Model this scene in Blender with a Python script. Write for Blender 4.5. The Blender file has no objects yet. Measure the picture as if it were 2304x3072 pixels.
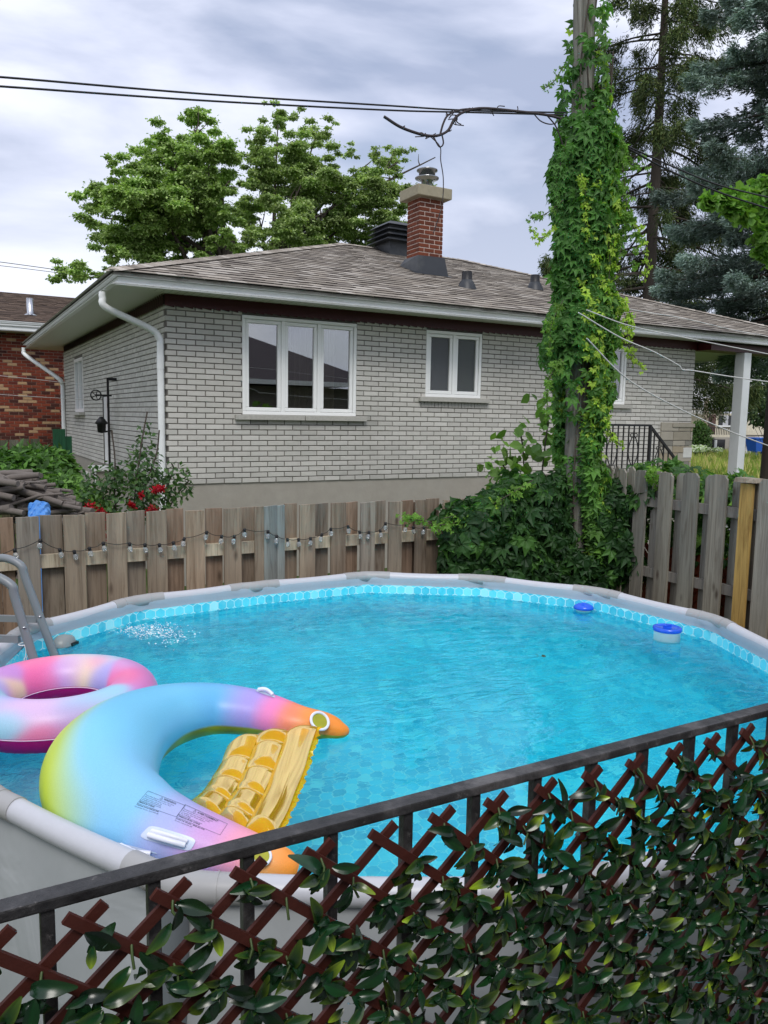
import bpy, bmesh, math, random
import numpy as np
from mathutils import Vector, Matrix
from mathutils.bvhtree import BVHTree

R = random.Random(7)
NR = np.random.default_rng(11)
PI = math.pi
scene = bpy.context.scene
COL = scene.collection

# ------------------------------------------------------------------ camera
H = 2.42                       # eye height; X runs along the grey house's long wall, Y away from us
F_PX, PITCH, ROLL, YAW = 2352.7, 0.119908, 0.0167209, 1.0584722


def cam_axes():
    out = []
    for v in ((math.sin(YAW), 0, math.cos(YAW)), (math.sin(YAW - PI / 2), 0, math.cos(YAW - PI / 2)), (0, -1, 0)):
        x, y, z = v
        c, s = math.cos(PITCH), math.sin(PITCH)
        y, z = y * c - z * s, y * s + z * c
        c, s = math.cos(ROLL), math.sin(ROLL)
        x, y = x * c - y * s, x * s + y * c
        out.append((x, y, z))
    return np.array(out)


AX = cam_axes()
EYE = np.array([0, 0, H])
cd = bpy.data.cameras.new('camera')
cam = bpy.data.objects.new('camera', cd)
COL.objects.link(cam)
cam.matrix_world = Matrix(((AX[0, 0], -AX[0, 1], -AX[0, 2], 0), (AX[1, 0], -AX[1, 1], -AX[1, 2], 0),
                           (AX[2, 0], -AX[2, 1], -AX[2, 2], H), (0, 0, 0, 1)))
cd.sensor_fit = 'VERTICAL'
cd.sensor_height = 36
cd.lens = 36 * F_PX / 3072
cd.clip_start = 0.02
cd.clip_end = 2000
scene.camera = cam


def ray(px, py):
    return AX @ np.array([px - 1152, py - 1536, F_PX])


def at(px, py, axis, val):     # the point of the plane axis=val seen at photo pixel px, py
    d = ray(px, py)
    return EYE + d * ((val - EYE[axis]) / d[axis])


def at_x(px, py, v): return at(px, py, 0, v)
def at_y(px, py, v): return at(px, py, 1, v)
def at_z(px, py, v): return at(px, py, 2, v)


# ------------------------------------------------------------------ sky, sun, exposure
world = bpy.data.worlds.new("World")
scene.world = world
world.use_nodes = True
wn, wl = world.node_tree.nodes, world.node_tree.links
wn.clear()
SUN_EL, SUN_AZ = math.radians(52), math.radians(205)
w_out = wn.new('ShaderNodeOutputWorld')
w_bg = wn.new('ShaderNodeBackground')
w_sky = wn.new('ShaderNodeTexSky')
w_sky.sky_type = 'NISHITA'
w_sky.sun_disc = False
w_sky.sun_elevation = SUN_EL
w_sky.sun_rotation = SUN_AZ
w_sc = wn.new('ShaderNodeMixRGB'); w_sc.blend_type = 'MULTIPLY'; w_sc.inputs[0].default_value = 1
w_sc.inputs[2].default_value = (.09, .09, .09, 1)
wl.new(w_sky.outputs[0], w_sc.inputs[1])
tc = wn.new('ShaderNodeTexCoord')
mp = wn.new('ShaderNodeMapping'); mp.inputs['Scale'].default_value = (1.5, 1.5, 4.6)
mp.inputs['Rotation'].default_value = (0.28, 0.22, 0.3)
wl.new(tc.outputs['Generated'], mp.inputs[0])
n1 = wn.new('ShaderNodeTexNoise'); n1.inputs['Scale'].default_value = 1.5; n1.inputs['Detail'].default_value = 7
n1.inputs['Roughness'].default_value = .5; n1.inputs['Distortion'].default_value = .3
wl.new(mp.outputs[0], n1.inputs[0])
cr = wn.new('ShaderNodeValToRGB')
els = cr.color_ramp.elements
els[0].position = .34; els[0].color = (.33, .38, .52, 1)
els[1].position = .66; els[1].color = (.80, .82, .90, 1)
e = els.new(.44); e.color = (.52, .56, .70, 1)
e = els.new(.54); e.color = (.70, .73, .84, 1)
wl.new(n1.outputs[0], cr.inputs[0])
n2 = wn.new('ShaderNodeTexNoise'); n2.inputs['Scale'].default_value = 2.3; n2.inputs['Detail'].default_value = 3
wl.new(mp.outputs[0], n2.inputs[0])
cr2 = wn.new('ShaderNodeValToRGB')
cr2.color_ramp.elements[0].position = .55; cr2.color_ramp.elements[0].color = (.04, .04, .04, 1)
cr2.color_ramp.elements[1].position = .75; cr2.color_ramp.elements[1].color = (.45, .45, .45, 1)
wl.new(n2.outputs[0], cr2.inputs[0])
w_mix = wn.new('ShaderNodeMixRGB')
wl.new(cr2.outputs[0], w_mix.inputs[0])
wl.new(cr.outputs[0], w_mix.inputs[1]); wl.new(w_sc.outputs[0], w_mix.inputs[2])
# whiter towards the horizon
sep = wn.new('ShaderNodeSeparateXYZ'); wl.new(tc.outputs['Generated'], sep.inputs[0])
mr = wn.new('ShaderNodeMapRange'); mr.inputs['From Min'].default_value = .08; mr.inputs['From Max'].default_value = .34
mr.inputs['To Min'].default_value = .35; mr.inputs['To Max'].default_value = 0
wl.new(sep.outputs[2], mr.inputs[0])
w_m2 = wn.new('ShaderNodeMixRGB'); w_m2.inputs[2].default_value = (.74, .77, .84, 1)
wl.new(mr.outputs[0], w_m2.inputs[0]); wl.new(w_mix.outputs[0], w_m2.inputs[1])
wl.new(w_m2.outputs[0], w_bg.inputs[0])
w_bg.inputs[1].default_value = 1.0
wl.new(w_bg.outputs[0], w_out.inputs[0])
sd = bpy.data.lights.new('sun', 'SUN')
sd.energy = 1.3
sd.angle = math.radians(22)
sd.color = (1, .96, .9)
sun = bpy.data.objects.new('sun', sd)
COL.objects.link(sun)
sv = Vector((math.sin(SUN_AZ) * math.cos(SUN_EL), math.cos(SUN_AZ) * math.cos(SUN_EL), math.sin(SUN_EL)))
sun.rotation_euler = sv.to_track_quat('Z', 'Y').to_euler()
scene.view_settings.view_transform = 'Standard'
scene.view_settings.look = 'None'
scene.view_settings.exposure = 0.5
scene.view_settings.gamma = 1
scene.cycles.use_denoising = True
scene.cycles.max_bounces = 10
scene.cycles.diffuse_bounces = 4
scene.cycles.transmission_bounces = 8
scene.cycles.transparent_max_bounces = 16
scene.cycles.sample_clamp_indirect = 8


# ------------------------------------------------------------------ materials
def hexc(s):
    s = s.lstrip('#')
    out = []
    for i in (0, 2, 4):
        c = int(s[i:i + 2], 16) / 255
        out.append(c / 12.92 if c <= .04045 else ((c + .055) / 1.055) ** 2.4)
    return tuple(out)


class NT:
    def __init__(s, name):
        s.m = bpy.data.materials.new(name)
        s.m.use_nodes = True
        s.n, s.l = s.m.node_tree.nodes, s.m.node_tree.links
        s.p = s.n['Principled BSDF']
        s.out = s.n['Material Output']

    def new(s, t, ins=None, **kw):
        nd = s.n.new(t)
        for k, v in kw.items(): setattr(nd, k, v)
        for k, v in (ins or {}).items(): s.put(v, nd.inputs[k])
        return nd

    def put(s, v, sock):
        if isinstance(v, bpy.types.NodeSocket): s.l.new(v, sock)
        elif isinstance(v, tuple) and len(v) == 3 and sock.type == 'RGBA': sock.default_value = (*v, 1)
        else: sock.default_value = v

    def math(s, op, a, b=0.0):
        nd = s.new('ShaderNodeMath', operation=op)
        s.put(a, nd.inputs[0]); s.put(b, nd.inputs[1])
        return nd.outputs[0]

    def vmath(s, op, a, b=(0, 0, 0)):
        nd = s.new('ShaderNodeVectorMath', operation=op)
        s.put(a, nd.inputs[0]); s.put(b, nd.inputs[1])
        return nd.outputs['Value'] if op in ('DOT_PRODUCT', 'LENGTH') else nd.outputs[0]

    def mix(s, f, a, b, mode='MIX'):
        nd = s.new('ShaderNodeMixRGB', blend_type=mode)
        s.put(f, nd.inputs[0]); s.put(a, nd.inputs[1]); s.put(b, nd.inputs[2])
        return nd.outputs[0]

    def coord(s, kind='Object', scale=(1, 1, 1)):
        c = s.new('ShaderNodeTexCoord').outputs[kind]
        return s.new('ShaderNodeMapping', {'Vector': c, 'Scale': scale}).outputs[0]

    def noise(s, vec, scale=5, detail=4, rough=.5, dist=0):
        return s.new('ShaderNodeTexNoise', {'Vector': vec, 'Scale': scale, 'Detail': detail, 'Roughness': rough, 'Distortion': dist}).outputs[0]

    def ramp(s, f, stops):
        nd = s.new('ShaderNodeValToRGB', {0: f})
        el = nd.color_ramp.elements
        el[0].position, el[0].color = stops[0][0], (*stops[0][1], 1)
        el[1].position, el[1].color = stops[-1][0], (*stops[-1][1], 1)
        for p, c in stops[1:-1]:
            k = el.new(p); k.color = (*c, 1)
        return nd.outputs[0]

    def bump(s, h, strength=.3, dist=.01):
        b = s.new('ShaderNodeBump', {'Height': h, 'Strength': strength, 'Distance': dist})
        s.l.new(b.outputs[0], s.p.inputs['Normal'])

    def set(s, **kw):
        names = dict(base='Base Color', rough='Roughness', metal='Metallic', spec='Specular IOR Level', trans='Transmission Weight', ior='IOR', coat='Coat Weight')
        for k, v in kw.items(): s.put(v, s.p.inputs[names[k]])
        return s


MATS = {}


def simple(name, c, rough=.6, var=.15, scale=8, bump=0, metal=0, spec=.4, attr=False, stretch=(1, 1, 1), dirt=None):
    if name in MATS: return MATS[name]
    t = NT(name)
    v = t.coord('Object', stretch)
    n = t.noise(v, scale, 5, .6)
    base = c
    if attr:
        base = t.new('ShaderNodeVertexColor', layer_name='Col').outputs[0]
    dk = t.math('MULTIPLY_ADD', n, 2 * var); t.n[-1].inputs[2].default_value = 1 - var
    col = t.mix(1, base, dk, 'MULTIPLY')
    if dirt:
        n2 = t.noise(v, dirt[2] if len(dirt) > 2 else 2.0, 6, .7)
        f = t.new('ShaderNodeMapRange', {0: n2, 1: .5, 2: .75, 3: 0.0, 4: dirt[1]}).outputs[0]
        col = t.mix(f, col, dirt[0])
    t.set(base=col, rough=rough, metal=metal, spec=spec)
    if bump: t.bump(n, bump, .01)
    MATS[name] = t.m
    return t.m


def leafmat(name, rough=.55, trans=.3, spec=.35):
    if name in MATS: return MATS[name]
    t = NT(name)
    c = t.new('ShaderNodeVertexColor', layer_name='Col').outputs[0]
    t.set(base=c, rough=rough, spec=spec)
    tr = t.new('ShaderNodeBsdfTranslucent', {'Color': t.mix(1, c, (1.5, 1.7, .7), 'MULTIPLY')})
    mx = t.new('ShaderNodeMixShader', {0: trans})
    t.l.new(t.p.outputs[0], mx.inputs[1]); t.l.new(tr.outputs[0], mx.inputs[2])
    t.l.new(mx.outputs[0], t.out.inputs[0])
    MATS[name] = t.m
    return t.m


def woodmat(name, rough=.8, bump=.5):
    if name in MATS: return MATS[name]
    t = NT(name)
    base = t.new('ShaderNodeVertexColor', layer_name='Col').outputs[0]
    v = t.coord('Object', (1, 1, .06))
    r = t.new('ShaderNodeObjectInfo').outputs['Random']
    off = t.vmath('ADD', v, t.new('ShaderNodeCombineXYZ', {0: t.math('MULTIPLY', r, 37.0), 1: r, 2: t.math('MULTIPLY', r, 11.0)}).outputs[0])
    g = t.noise(off, 28, 6, .65, 1.2)
    b = t.noise(off, 5, 3, .5, .4)
    c = t.mix(1, base, t.ramp(g, [(.3, (.55, .5, .46)), (.5, (.92, .92, .92)), (.72, (1.22, 1.2, 1.18))]), 'MULTIPLY')
    c = t.mix(1, c, t.ramp(b, [(.3, (.72, .70, .70)), (.7, (1.2, 1.17, 1.12))]), 'MULTIPLY')
    # brown weathering that starts towards the ground, stains with a shape of their own
    z = t.new('ShaderNodeSeparateXYZ', {0: t.new('ShaderNodeTexCoord').outputs['Object']}).outputs[2]
    st = t.math('ADD', z, t.math('MULTIPLY', b, .9))
    f = t.new('ShaderNodeMapRange', {0: st, 1: 1.75, 2: .9, 3: 0.0, 4: .55}).outputs[0]
    c = t.mix(f, c, t.mix(1, c, (.93, .70, .53), 'MULTIPLY'))
    # knots
    vo = t.new('ShaderNodeTexVoronoi', {'Vector': t.vmath('ADD', t.coord('Object', (7, 7, 2.6)), t.new('ShaderNodeCombineXYZ', {0: t.math('MULTIPLY', r, 91.0), 1: t.math('MULTIPLY', r, 53.0), 2: t.math('MULTIPLY', r, 17.0)}).outputs[0]), 'Scale': 1.0}).outputs['Distance']
    k = t.new('ShaderNodeMapRange', {0: vo, 1: .05, 2: .16, 3: .8, 4: 0.0}).outputs[0]
    c = t.mix(k, c, (.05, .03, .02))
    t.set(base=c, rough=rough, spec=.2)
    t.bump(g, bump, .004)
    MATS[name] = t.m
    return t.m


# ------------------------------------------------------------------ mesh helpers
class MB:
    """collects polygons, then links them as one mesh object"""

    def __init__(s):
        s.v, s.f, s.c, s.sm = [], [], [], []

    def add(s, vs, fs, col=None, smooth=False):
        o = len(s.v)
        s.v += [tuple(map(float, p)) for p in vs]
        for f in fs:
            s.f.append(tuple(i + o for i in f)); s.c.append(col); s.sm.append(smooth)
        return s

    def box(s, a, b, col=None, jit=0):
        x0, y0, z0 = a; x1, y1, z1 = b
        vs = [(x0, y0, z0), (x1, y0, z0), (x1, y1, z0), (x0, y1, z0), (x0, y0, z1), (x1, y0, z1), (x1, y1, z1), (x0, y1, z1)]
        if jit: vs = [(p[0] + R.uniform(-jit, jit), p[1] + R.uniform(-jit, jit), p[2] + R.uniform(-jit, jit)) for p in vs]
        return s.add(vs, [(0, 3, 2, 1), (4, 5, 6, 7), (0, 1, 5, 4), (1, 2, 6, 5), (2, 3, 7, 6), (3, 0, 4, 7)], col)

    def bevbox(s, a, b, bev, col=None):   # box with chamfered edges
        bm = bmesh.new()
        bmesh.ops.create_cube(bm, size=1)
        c = [(a[i] + b[i]) / 2 for i in range(3)]; d = [b[i] - a[i] for i in range(3)]
        for v in bm.verts: v.co = Vector([c[i] + v.co[i] * d[i] for i in range(3)])
        bmesh.ops.bevel(bm, geom=bm.edges[:], offset=bev, segments=2, affect='EDGES', profile=.6)
        bm.verts.index_update()
        s.add([v.co for v in bm.verts], [[v.index for v in f.verts] for f in bm.faces], col)
        bm.free()
        return s

    def obox(s, c, ax, ay, az, col=None):   # oriented box: centre and three half-axis vectors
        c, ax, ay, az = map(Vector, (c, ax, ay, az))
        vs = [c + ax * i + ay * j + az * k for k in (-1, 1) for j, i in ((-1, -1), (-1, 1), (1, 1), (1, -1))]
        return s.add(vs, [(0, 3, 2, 1), (4, 5, 6, 7), (0, 1, 5, 4), (1, 2, 6, 5), (2, 3, 7, 6), (3, 0, 4, 7)], col)

    def bar(s, a, b, w, h=None, up=(0, 0, 1), col=None):
        a, b = Vector(a), Vector(b)
        d = b - a
        x = d.cross(Vector(up))
        if x.length < 1e-6: x = d.cross(Vector((1, 0, 0)))
        x.normalize(); y = x.cross(d).normalized()
        return s.obox((a + b) / 2, d / 2, x * w / 2, y * (h or w) / 2, col)

    def tube(s, pts, rad, n=8, col=None, cap=True, closed=False, flat=1.0):
        pts = [Vector(p) for p in pts]
        if not hasattr(rad, '__len__'): rad = [rad] * len(pts)
        m = len(pts)
        tang = []
        for i in range(m):
            if closed: t = pts[(i + 1) % m] - pts[i - 1]
            else: t = pts[min(i + 1, m - 1)] - pts[max(i - 1, 0)]
            tang.append(t.normalized() if t.length > 1e-9 else Vector((0, 0, 1)))
        ref = Vector((0, 0, 1)) if abs(tang[0].z) < .9 else Vector((1, 0, 0))
        vs, fs = [], []
        x = tang[0].cross(ref).normalized()
        for i in range(m):
            t = tang[i]
            x = (x - t * x.dot(t)).normalized()
            y = t.cross(x)
            for k in range(n):
                a = 2 * PI * k / n
                vs.append(pts[i] + (x * math.cos(a) + y * math.sin(a) * flat) * rad[i])
        for i in range(m if closed else m - 1):
            j = (i + 1) % m
            for k in range(n):
                l = (k + 1) % n
                fs.append((i * n + k, i * n + l, j * n + l, j * n + k))
        s.add(vs, fs, col, True)
        if cap and not closed:
            s.add([vs[k] for k in range(n)], [tuple(range(n))[::-1]], col)
            s.add([vs[(m - 1) * n + k] for k in range(n)], [tuple(range(n))], col)
        return s

    def lathe(s, prof, c=(0, 0, 0), n=24, col=None, smooth=True):
        vs, fs = [], []
        for r, z in prof:
            for k in range(n):
                a = 2 * PI * k / n
                vs.append((c[0] + r * math.cos(a), c[1] + r * math.sin(a), c[2] + z))
        for i in range(len(prof) - 1):
            for k in range(n):
                l = (k + 1) % n
                fs.append((i * n + k, i * n + l, (i + 1) * n + l, (i + 1) * n + k))
        return s.add(vs, fs, col, smooth)

    def sweep(s, path, prof, col=None, outward=1):   # prof of (out, z) along a level XY path with mitred corners
        P = [Vector((p[0], p[1])) for p in path]
        vs, fs = [], []
        n = len(prof)
        for i, p in enumerate(P):
            d1 = (P[i] - P[i - 1]).normalized() if i > 0 else None
            d2 = (P[i + 1] - P[i]).normalized() if i < len(P) - 1 else None
            d1 = d1 or d2; d2 = d2 or d1
            n1 = Vector((d1.y, -d1.x)) * outward; n2 = Vector((d2.y, -d2.x)) * outward
            b = (n1 + n2); b = b / b.length_squared * 2 if b.length > 1e-6 else n1
            z0 = path[i][2] if len(path[i]) > 2 else 0
            for o, z in prof: vs.append((p.x + b.x * o, p.y + b.y * o, z0 + z))
        for i in range(len(P) - 1):
            for k in range(n - 1):
                fs.append((i * n + k, i * n + k + 1, (i + 1) * n + k + 1, (i + 1) * n + k))
        return s.add(vs, fs, col)

    def build(s, name, mat, parent=None, uv=None):
        me = bpy.data.meshes.new(name)
        me.from_pydata(s.v, [], s.f)
        me.polygons.foreach_set('use_smooth', s.sm)
        if any(c is not None for c in s.c):
            at_ = me.color_attributes.new('Col', 'FLOAT_COLOR', 'CORNER')
            arr = []
            for f, c in zip(s.f, s.c):
                c = c or (.5, .5, .5)
                arr += [c[0], c[1], c[2], 1.0] * len(f)
            at_.data.foreach_set('color', arr)
        if uv:
            ul = me.uv_layers.new(name='UVMap')
            arr = []
            for l in me.loops:
                arr += uv(s.v[l.vertex_index])
            ul.data.foreach_set('uv', arr)
        me.materials.append(mat)
        me.update()
        o = bpy.data.objects.new(name, me)
        COL.objects.link(o)
        if parent: put_under(o, parent)
        return o


def put_under(o, parent):
    o.parent = parent
    o.matrix_parent_inverse = parent_world(parent).inverted()


def parent_world(p):
    m = Matrix.LocRotScale(p.location, p.rotation_euler, p.scale)
    return (parent_world(p.parent) @ p.matrix_parent_inverse @ m) if p.parent else m


def tag(o, label=None, cat=None, group=None, kind=None):
    if label: o['label'] = label
    if cat: o['category'] = cat
    if group: o['group'] = group
    if kind: o['kind'] = kind
    return o


def thing(name, label, cat, loc=(0, 0, 0), group=None):
    o = bpy.data.objects.new(name, None)
    COL.objects.link(o)
    o.location = Vector([float(q) for q in loc])
    o.empty_display_size = .2
    return tag(o, label, cat, group)


def npmesh(name, V, F, mat, parent=None, col=None, smooth=False):
    """V (n,3), F (m,k) faces of one size, col (n,3) point colours"""
    me = bpy.data.meshes.new(name)
    V = np.asarray(V, dtype=np.float32); F = np.asarray(F, dtype=np.int32)
    me.vertices.add(len(V)); me.vertices.foreach_set('co', V.ravel())
    k = F.shape[1]
    me.loops.add(F.size); me.loops.foreach_set('vertex_index', F.ravel())
    me.polygons.add(len(F)); me.polygons.foreach_set('loop_start', np.arange(len(F), dtype=np.int32) * k)
    me.polygons.foreach_set('use_smooth', np.full(len(F), smooth))
    if col is not None:
        a = me.color_attributes.new('Col', 'FLOAT_COLOR', 'POINT')
        c4 = np.ones((len(V), 4), dtype=np.float32); c4[:, :3] = col
        a.data.foreach_set('color', c4.ravel())
    me.materials.append(mat)
    me.update(calc_edges=True)
    me.validate()
    o = bpy.data.objects.new(name, me)
    COL.objects.link(o)
    if parent: put_under(o, parent)
    return o


def unit(v):
    return v / np.maximum(np.linalg.norm(v, axis=-1, keepdims=True), 1e-9)


def frames(fwd, nrm):
    """rotation matrices whose columns are right, fwd (leaf length) and normal"""
    y = unit(fwd); x = unit(np.cross(y, nrm)); z = np.cross(x, y)
    return np.stack([x, y, z], -1)


def scatter(tv, tf, pos, rot, sc, col, tcol=None):
    """copies of a template: returns V, F, C"""
    tv = np.asarray(tv, float); tf = np.asarray(tf)
    N, k = len(pos), len(tv)
    sc = np.broadcast_to(np.asarray(sc, float).reshape(-1, 1, 1), (N, 1, 1))
    V = np.einsum('nij,kj->nki', rot, tv) * sc + pos[:, None, :]
    F = tf[None] + (np.arange(N) * k)[:, None, None]
    C = np.repeat(col[:, None, :], k, 1)
    if tcol is not None: C = C * np.asarray(tcol)[None]
    return V.reshape(-1, 3), F.reshape(-1, tf.shape[1]), C.reshape(-1, 3)


LEAF4 = ([(0, 0, 0), (-.3, .45, .1), (0, 1, -.08), (.3, .45, .1)], [(0, 2, 1), (0, 3, 2)])


def palmate(n=5, droop=.25):
    tv, tf = [], []
    for i in range(n):
        a = (i - (n - 1) / 2) * math.radians(230 / n)
        L = 1 - .13 * abs(i - (n - 1) / 2)
        o = len(tv)
        for (x, y, z) in [(0, 0.04, 0), (-.23, .52, .05), (0, .55, -.05), (.23, .52, .05), (0, 1, -droop)]:
            x, y = x * L, y * L
            tv.append((x * math.cos(a) + y * math.sin(a), -x * math.sin(a) + y * math.cos(a), z))
        tf += [(o, o + 2, o + 1), (o, o + 3, o + 2), (o + 1, o + 2, o + 4), (o + 2, o + 3, o + 4)]
    return tv, tf


def rnd_unit(n):
    return unit(NR.normal(size=(n, 3)))


def vary(base, n, v=.25, hue=.08):
    b = np.array(base)[None] * (1 + NR.uniform(-v, v, (n, 1)))
    return np.clip(b * (1 + NR.uniform(-hue, hue, (n, 3))), 0.002, 1)


def merge(parts):
    Vs, Fs, Cs, o = [], [], [], 0
    for V, F, C in parts:
        Vs.append(V); Fs.append(F + o); Cs.append(C); o += len(V)
    return np.concatenate(Vs), np.concatenate(Fs), np.concatenate(Cs)


# shared materials
M_WHITE = simple('white_paint', (.80, .82, .81), .3, .05, 3, dirt=((.45, .45, .40), .35, 1.5))
M_VINYL = simple('white_vinyl', (.86, .87, .85), .3, .03, 3)
M_BLACK = simple('black_iron', (.012, .012, .013), .45, .3, 30, .2)
M_DARKMETAL = simple('charcoal_sheet_metal', (.03, .034, .04), .45, .3, 4, dirt=((.12, .12, .11), .5))
M_CONC = simple('parged_concrete', (.34, .315, .27), .9, .16, 6, .4, dirt=((.40, .39, .35), .35, 1.2))
M_STONE = simple('stone_sill', (.42, .41, .37), .85, .25, 25, .3)
M_STEEL = simple('galvanised_steel', (.55, .56, .58), .25, .15, 8, 0, 1.0)
M_BARK = simple('bark', (.075, .06, .048), .95, .35, 14, .8, stretch=(1, 1, .2))
M_LEAF = leafmat('leaf')
M_LEAFG = leafmat('glossy_leaf', .25, .04, .5)
M_NEEDLE = leafmat('needles', .7, .1, .2)
M_WOODB = woodmat('weathered_boards')

# ------------------------------------------------------------------ ground
t = NT('grass_ground')
v = t.coord('Object')
c = t.ramp(t.noise(v, .8, 8, .7), [(.3, (.035, .06, .018)), (.5, (.07, .11, .03)), (.7, (.16, .17, .07))])
t.set(base=c, rough=.95, spec=.1); t.bump(t.noise(v, 30, 4), .8, .05)
M_GRASSG = t.m
g = MB().add([(-400, -400, 0), (600, -400, 0), (600, 600, 0), (-400, 600, 0)], [(0, 1, 2, 3)]).build('ground', M_GRASSG)
tag(g, kind='structure')

# ------------------------------------------------------------------ the grey brick house
WY, WX0, WX1, WYB = 10.87, 2.69, 13.18, 21.0
WZ0, WZ1 = 1.45, 3.9
EZ, EX0, EX1, EY0, EY1 = 4.12, 1.90, 17.4, 10.28, 22.48
RH = (EY1 - EY0) / 2
SL = .345

house = thing('brick_house', 'single storey grey brick house with white windows, brown shingle roof and red trim', 'house', (WX0, WY, 0))
HL = [((3.76, 3.83), (5.585, 2.43)), ((6.84, 3.83), (7.94, 2.765))]   # (x0,z1),(x1,z0) openings of the long wall


def brick_wall(fn, L, z0, z1, holes, bl, bh, joint, out, cols, off=0.0, tint=None):
    """bricks as real blocks: fn(u, o, z) -> point, u along the wall, o outwards"""
    mb = MB()
    rows = int(round((z1 - z0) / bh))
    for r in range(rows):
        za, zb = z0 + r * bh, z0 + (r + 1) * bh - joint
        u = -(bl / 2 if r % 2 else 0) + off
        while u < L:
            segs = [(max(u, -out if tint else 0), min(u + bl - joint, L))]
            for (h0, h1, k0, k1) in holes:
                if za < k1 and zb > k0:
                    ns = []
                    for a, b in segs:
                        if b <= h0 or a >= h1: ns.append((a, b))
                        else:
                            if a < h0: ns.append((a, h0))
                            if b > h1: ns.append((h1, b))
                    segs = ns
            for a, b in segs:
                if b - a < .015: continue
                c = R.choice(cols); k = R.uniform(.93, 1.07)
                if tint: k *= tint((a + b) / 2, za)
                c = tuple(q * k for q in c)
                o = out + R.uniform(-.0015, .0015); e_ = .004
                j = lambda: R.uniform(-.002, .002)
                ps = [fn(a, 0, za), fn(b, 0, za), fn(b, 0, zb), fn(a, 0, zb),
                      fn(a + e_ + j(), o, za + e_ + j()), fn(b - e_ + j(), o, za + e_ + j()), fn(b - e_ + j(), o, zb - e_ + j()), fn(a + e_ + j(), o, zb - e_ + j())]
                mb.add(ps, [(4, 5, 6, 7), (0, 1, 5, 4), (1, 2, 6, 5), (2, 3, 7, 6), (3, 0, 4, 7)], c)
            u += bl
    return mb


def wall_with_holes(fn, L, z0, z1, holes):
    us = sorted({0, L} | {h for q in holes for h in q[:2]})
    zs = sorted({z0, z1} | {h for q in holes for h in q[2:]})
    mb = MB()
    for a, b in zip(us, us[1:]):
        for c, d in zip(zs, zs[1:]):
            if any(a >= q[0] - 1e-6 and b <= q[1] + 1e-6 and c >= q[2] - 1e-6 and d <= q[3] + 1e-6 for q in holes): continue
            mb.add([fn(a, 0, c), fn(b, 0, c), fn(b, 0, d), fn(a, 0, d)], [(0, 1, 2, 3)])
    for q in holes:   # reveals
        mb.add([fn(q[0], 0, q[2]), fn(q[1], 0, q[2]), fn(q[1], -.12, q[2]), fn(q[0], -.12, q[2]),
                fn(q[0], 0, q[3]), fn(q[1], 0, q[3]), fn(q[1], -.12, q[3]), fn(q[0], -.12, q[3])],
               [(0, 1, 2, 3), (4, 5, 6, 7), (0, 3, 7, 4), (1, 2, 6, 5)])
    return mb


M_MORTAR = simple('grey_mortar', (.15, .14, .125), .95, .2, 20, .3)
M_BRICKG = simple('painted_grey_brick', (.5, .5, .47), .75, .1, 14, .35, attr=True, spec=.2, dirt=((.25, .25, .22), .22, 1.1))
GREYB = [(.555, .54, .495), (.525, .515, .47), (.575, .56, .515), (.54, .525, .48)]
fnA = lambda u, o, z: (WX0 + u, WY - o, z)
fnB = lambda u, o, z: (WX0 - o, WY + u, z)
LA = WX1 - WX0
HOLES_A = [(3.76 - WX0, 5.585 - WX0, 2.43, 3.84), (6.84 - WX0, 7.94 - WX0, 2.765, 3.84), (10.1 - WX0, 11.3 - WX0, 2.74, 3.84)]
HOLES_B = [(7.15, 8.35, 2.43, 3.6), (4.25, 4.95, 1.46, 2.75)]
wall = wall_with_holes(fnA, LA, WZ0, 4.05, HOLES_A)
w2 = wall_with_holes(fnB, WYB - WY, WZ0, 4.05, HOLES_B)
wall.add(w2.v, w2.f)
wall.add([(WX1, WY, WZ0), (WX1, WYB, WZ0), (WX1, WYB, 4.05), (WX1, WY, 4.05), (WX0, WYB, WZ0), (WX0, WYB, 4.05)], [(0, 1, 2, 3), (1, 4, 5, 2)])
mw = wall.build('wall', M_MORTAR, house)
BH = (WZ1 - WZ0) / 32
def stain(u, z):    # run-off marks under the sills and a grubby lowest course
    x = u + WX0; k = 1.0
    if 2.28 < z < 2.40 and 3.75 < x < 5.85: k = R.uniform(.52, .85)
    if 2.1 < z < 2.28 and 3.8 < x < 5.7 and R.random() < .25: k = R.uniform(.75, .95)
    if 2.5 < z < 2.66 and 6.8 < x < 8.0: k = R.uniform(.72, .95)
    if z < 1.53: k *= R.uniform(.86, 1.0)
    return k * (.97 + .05 * math.sin(x * 1.3 + z * 2))


ba = brick_wall(fnA, LA, WZ0, WZ1, HOLES_A, .262, BH, .0115, .012, GREYB, .014, stain)
bb = brick_wall(fnB, WYB - WY, WZ0, WZ1, HOLES_B, .262, BH, .0115, .012, GREYB, .10)
ba.add(bb.v, bb.f); ba.c[-len(bb.f):] = bb.c
ba.build('brick_courses', M_BRICKG, mw)
# foundation
fd = MB()
fd.add([(WX0 + .01, WY + .01, 0), (WX1, WY + .01, 0), (WX1, WY + .01, WZ0), (WX0 + .01, WY + .01, WZ0), (WX0 + .01, WYB, 0), (WX0 + .01, WYB, WZ0)],
       [(0, 1, 2, 3), (4, 0, 3, 5)])
fd.box((WX0 + .012, WY + 4.2, 0), (WX0 - .28, WY + 4.9, 1.38))
fo = fd.build('foundation', M_CONC, house)
bw = MB().box((WX0 - .02, 17.2, .62), (WX0 + .02, 18.1, 1.15)).build('window', M_VINYL, house)
tag(bw, 'small basement window low in the side wall')
MB().box((WX0 - .025, 17.27, .68), (WX0 - .02, 18.03, 1.09)).build('pane', simple('dull_pane', (.25, .27, .27), .3, .2, 2), bw)

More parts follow.
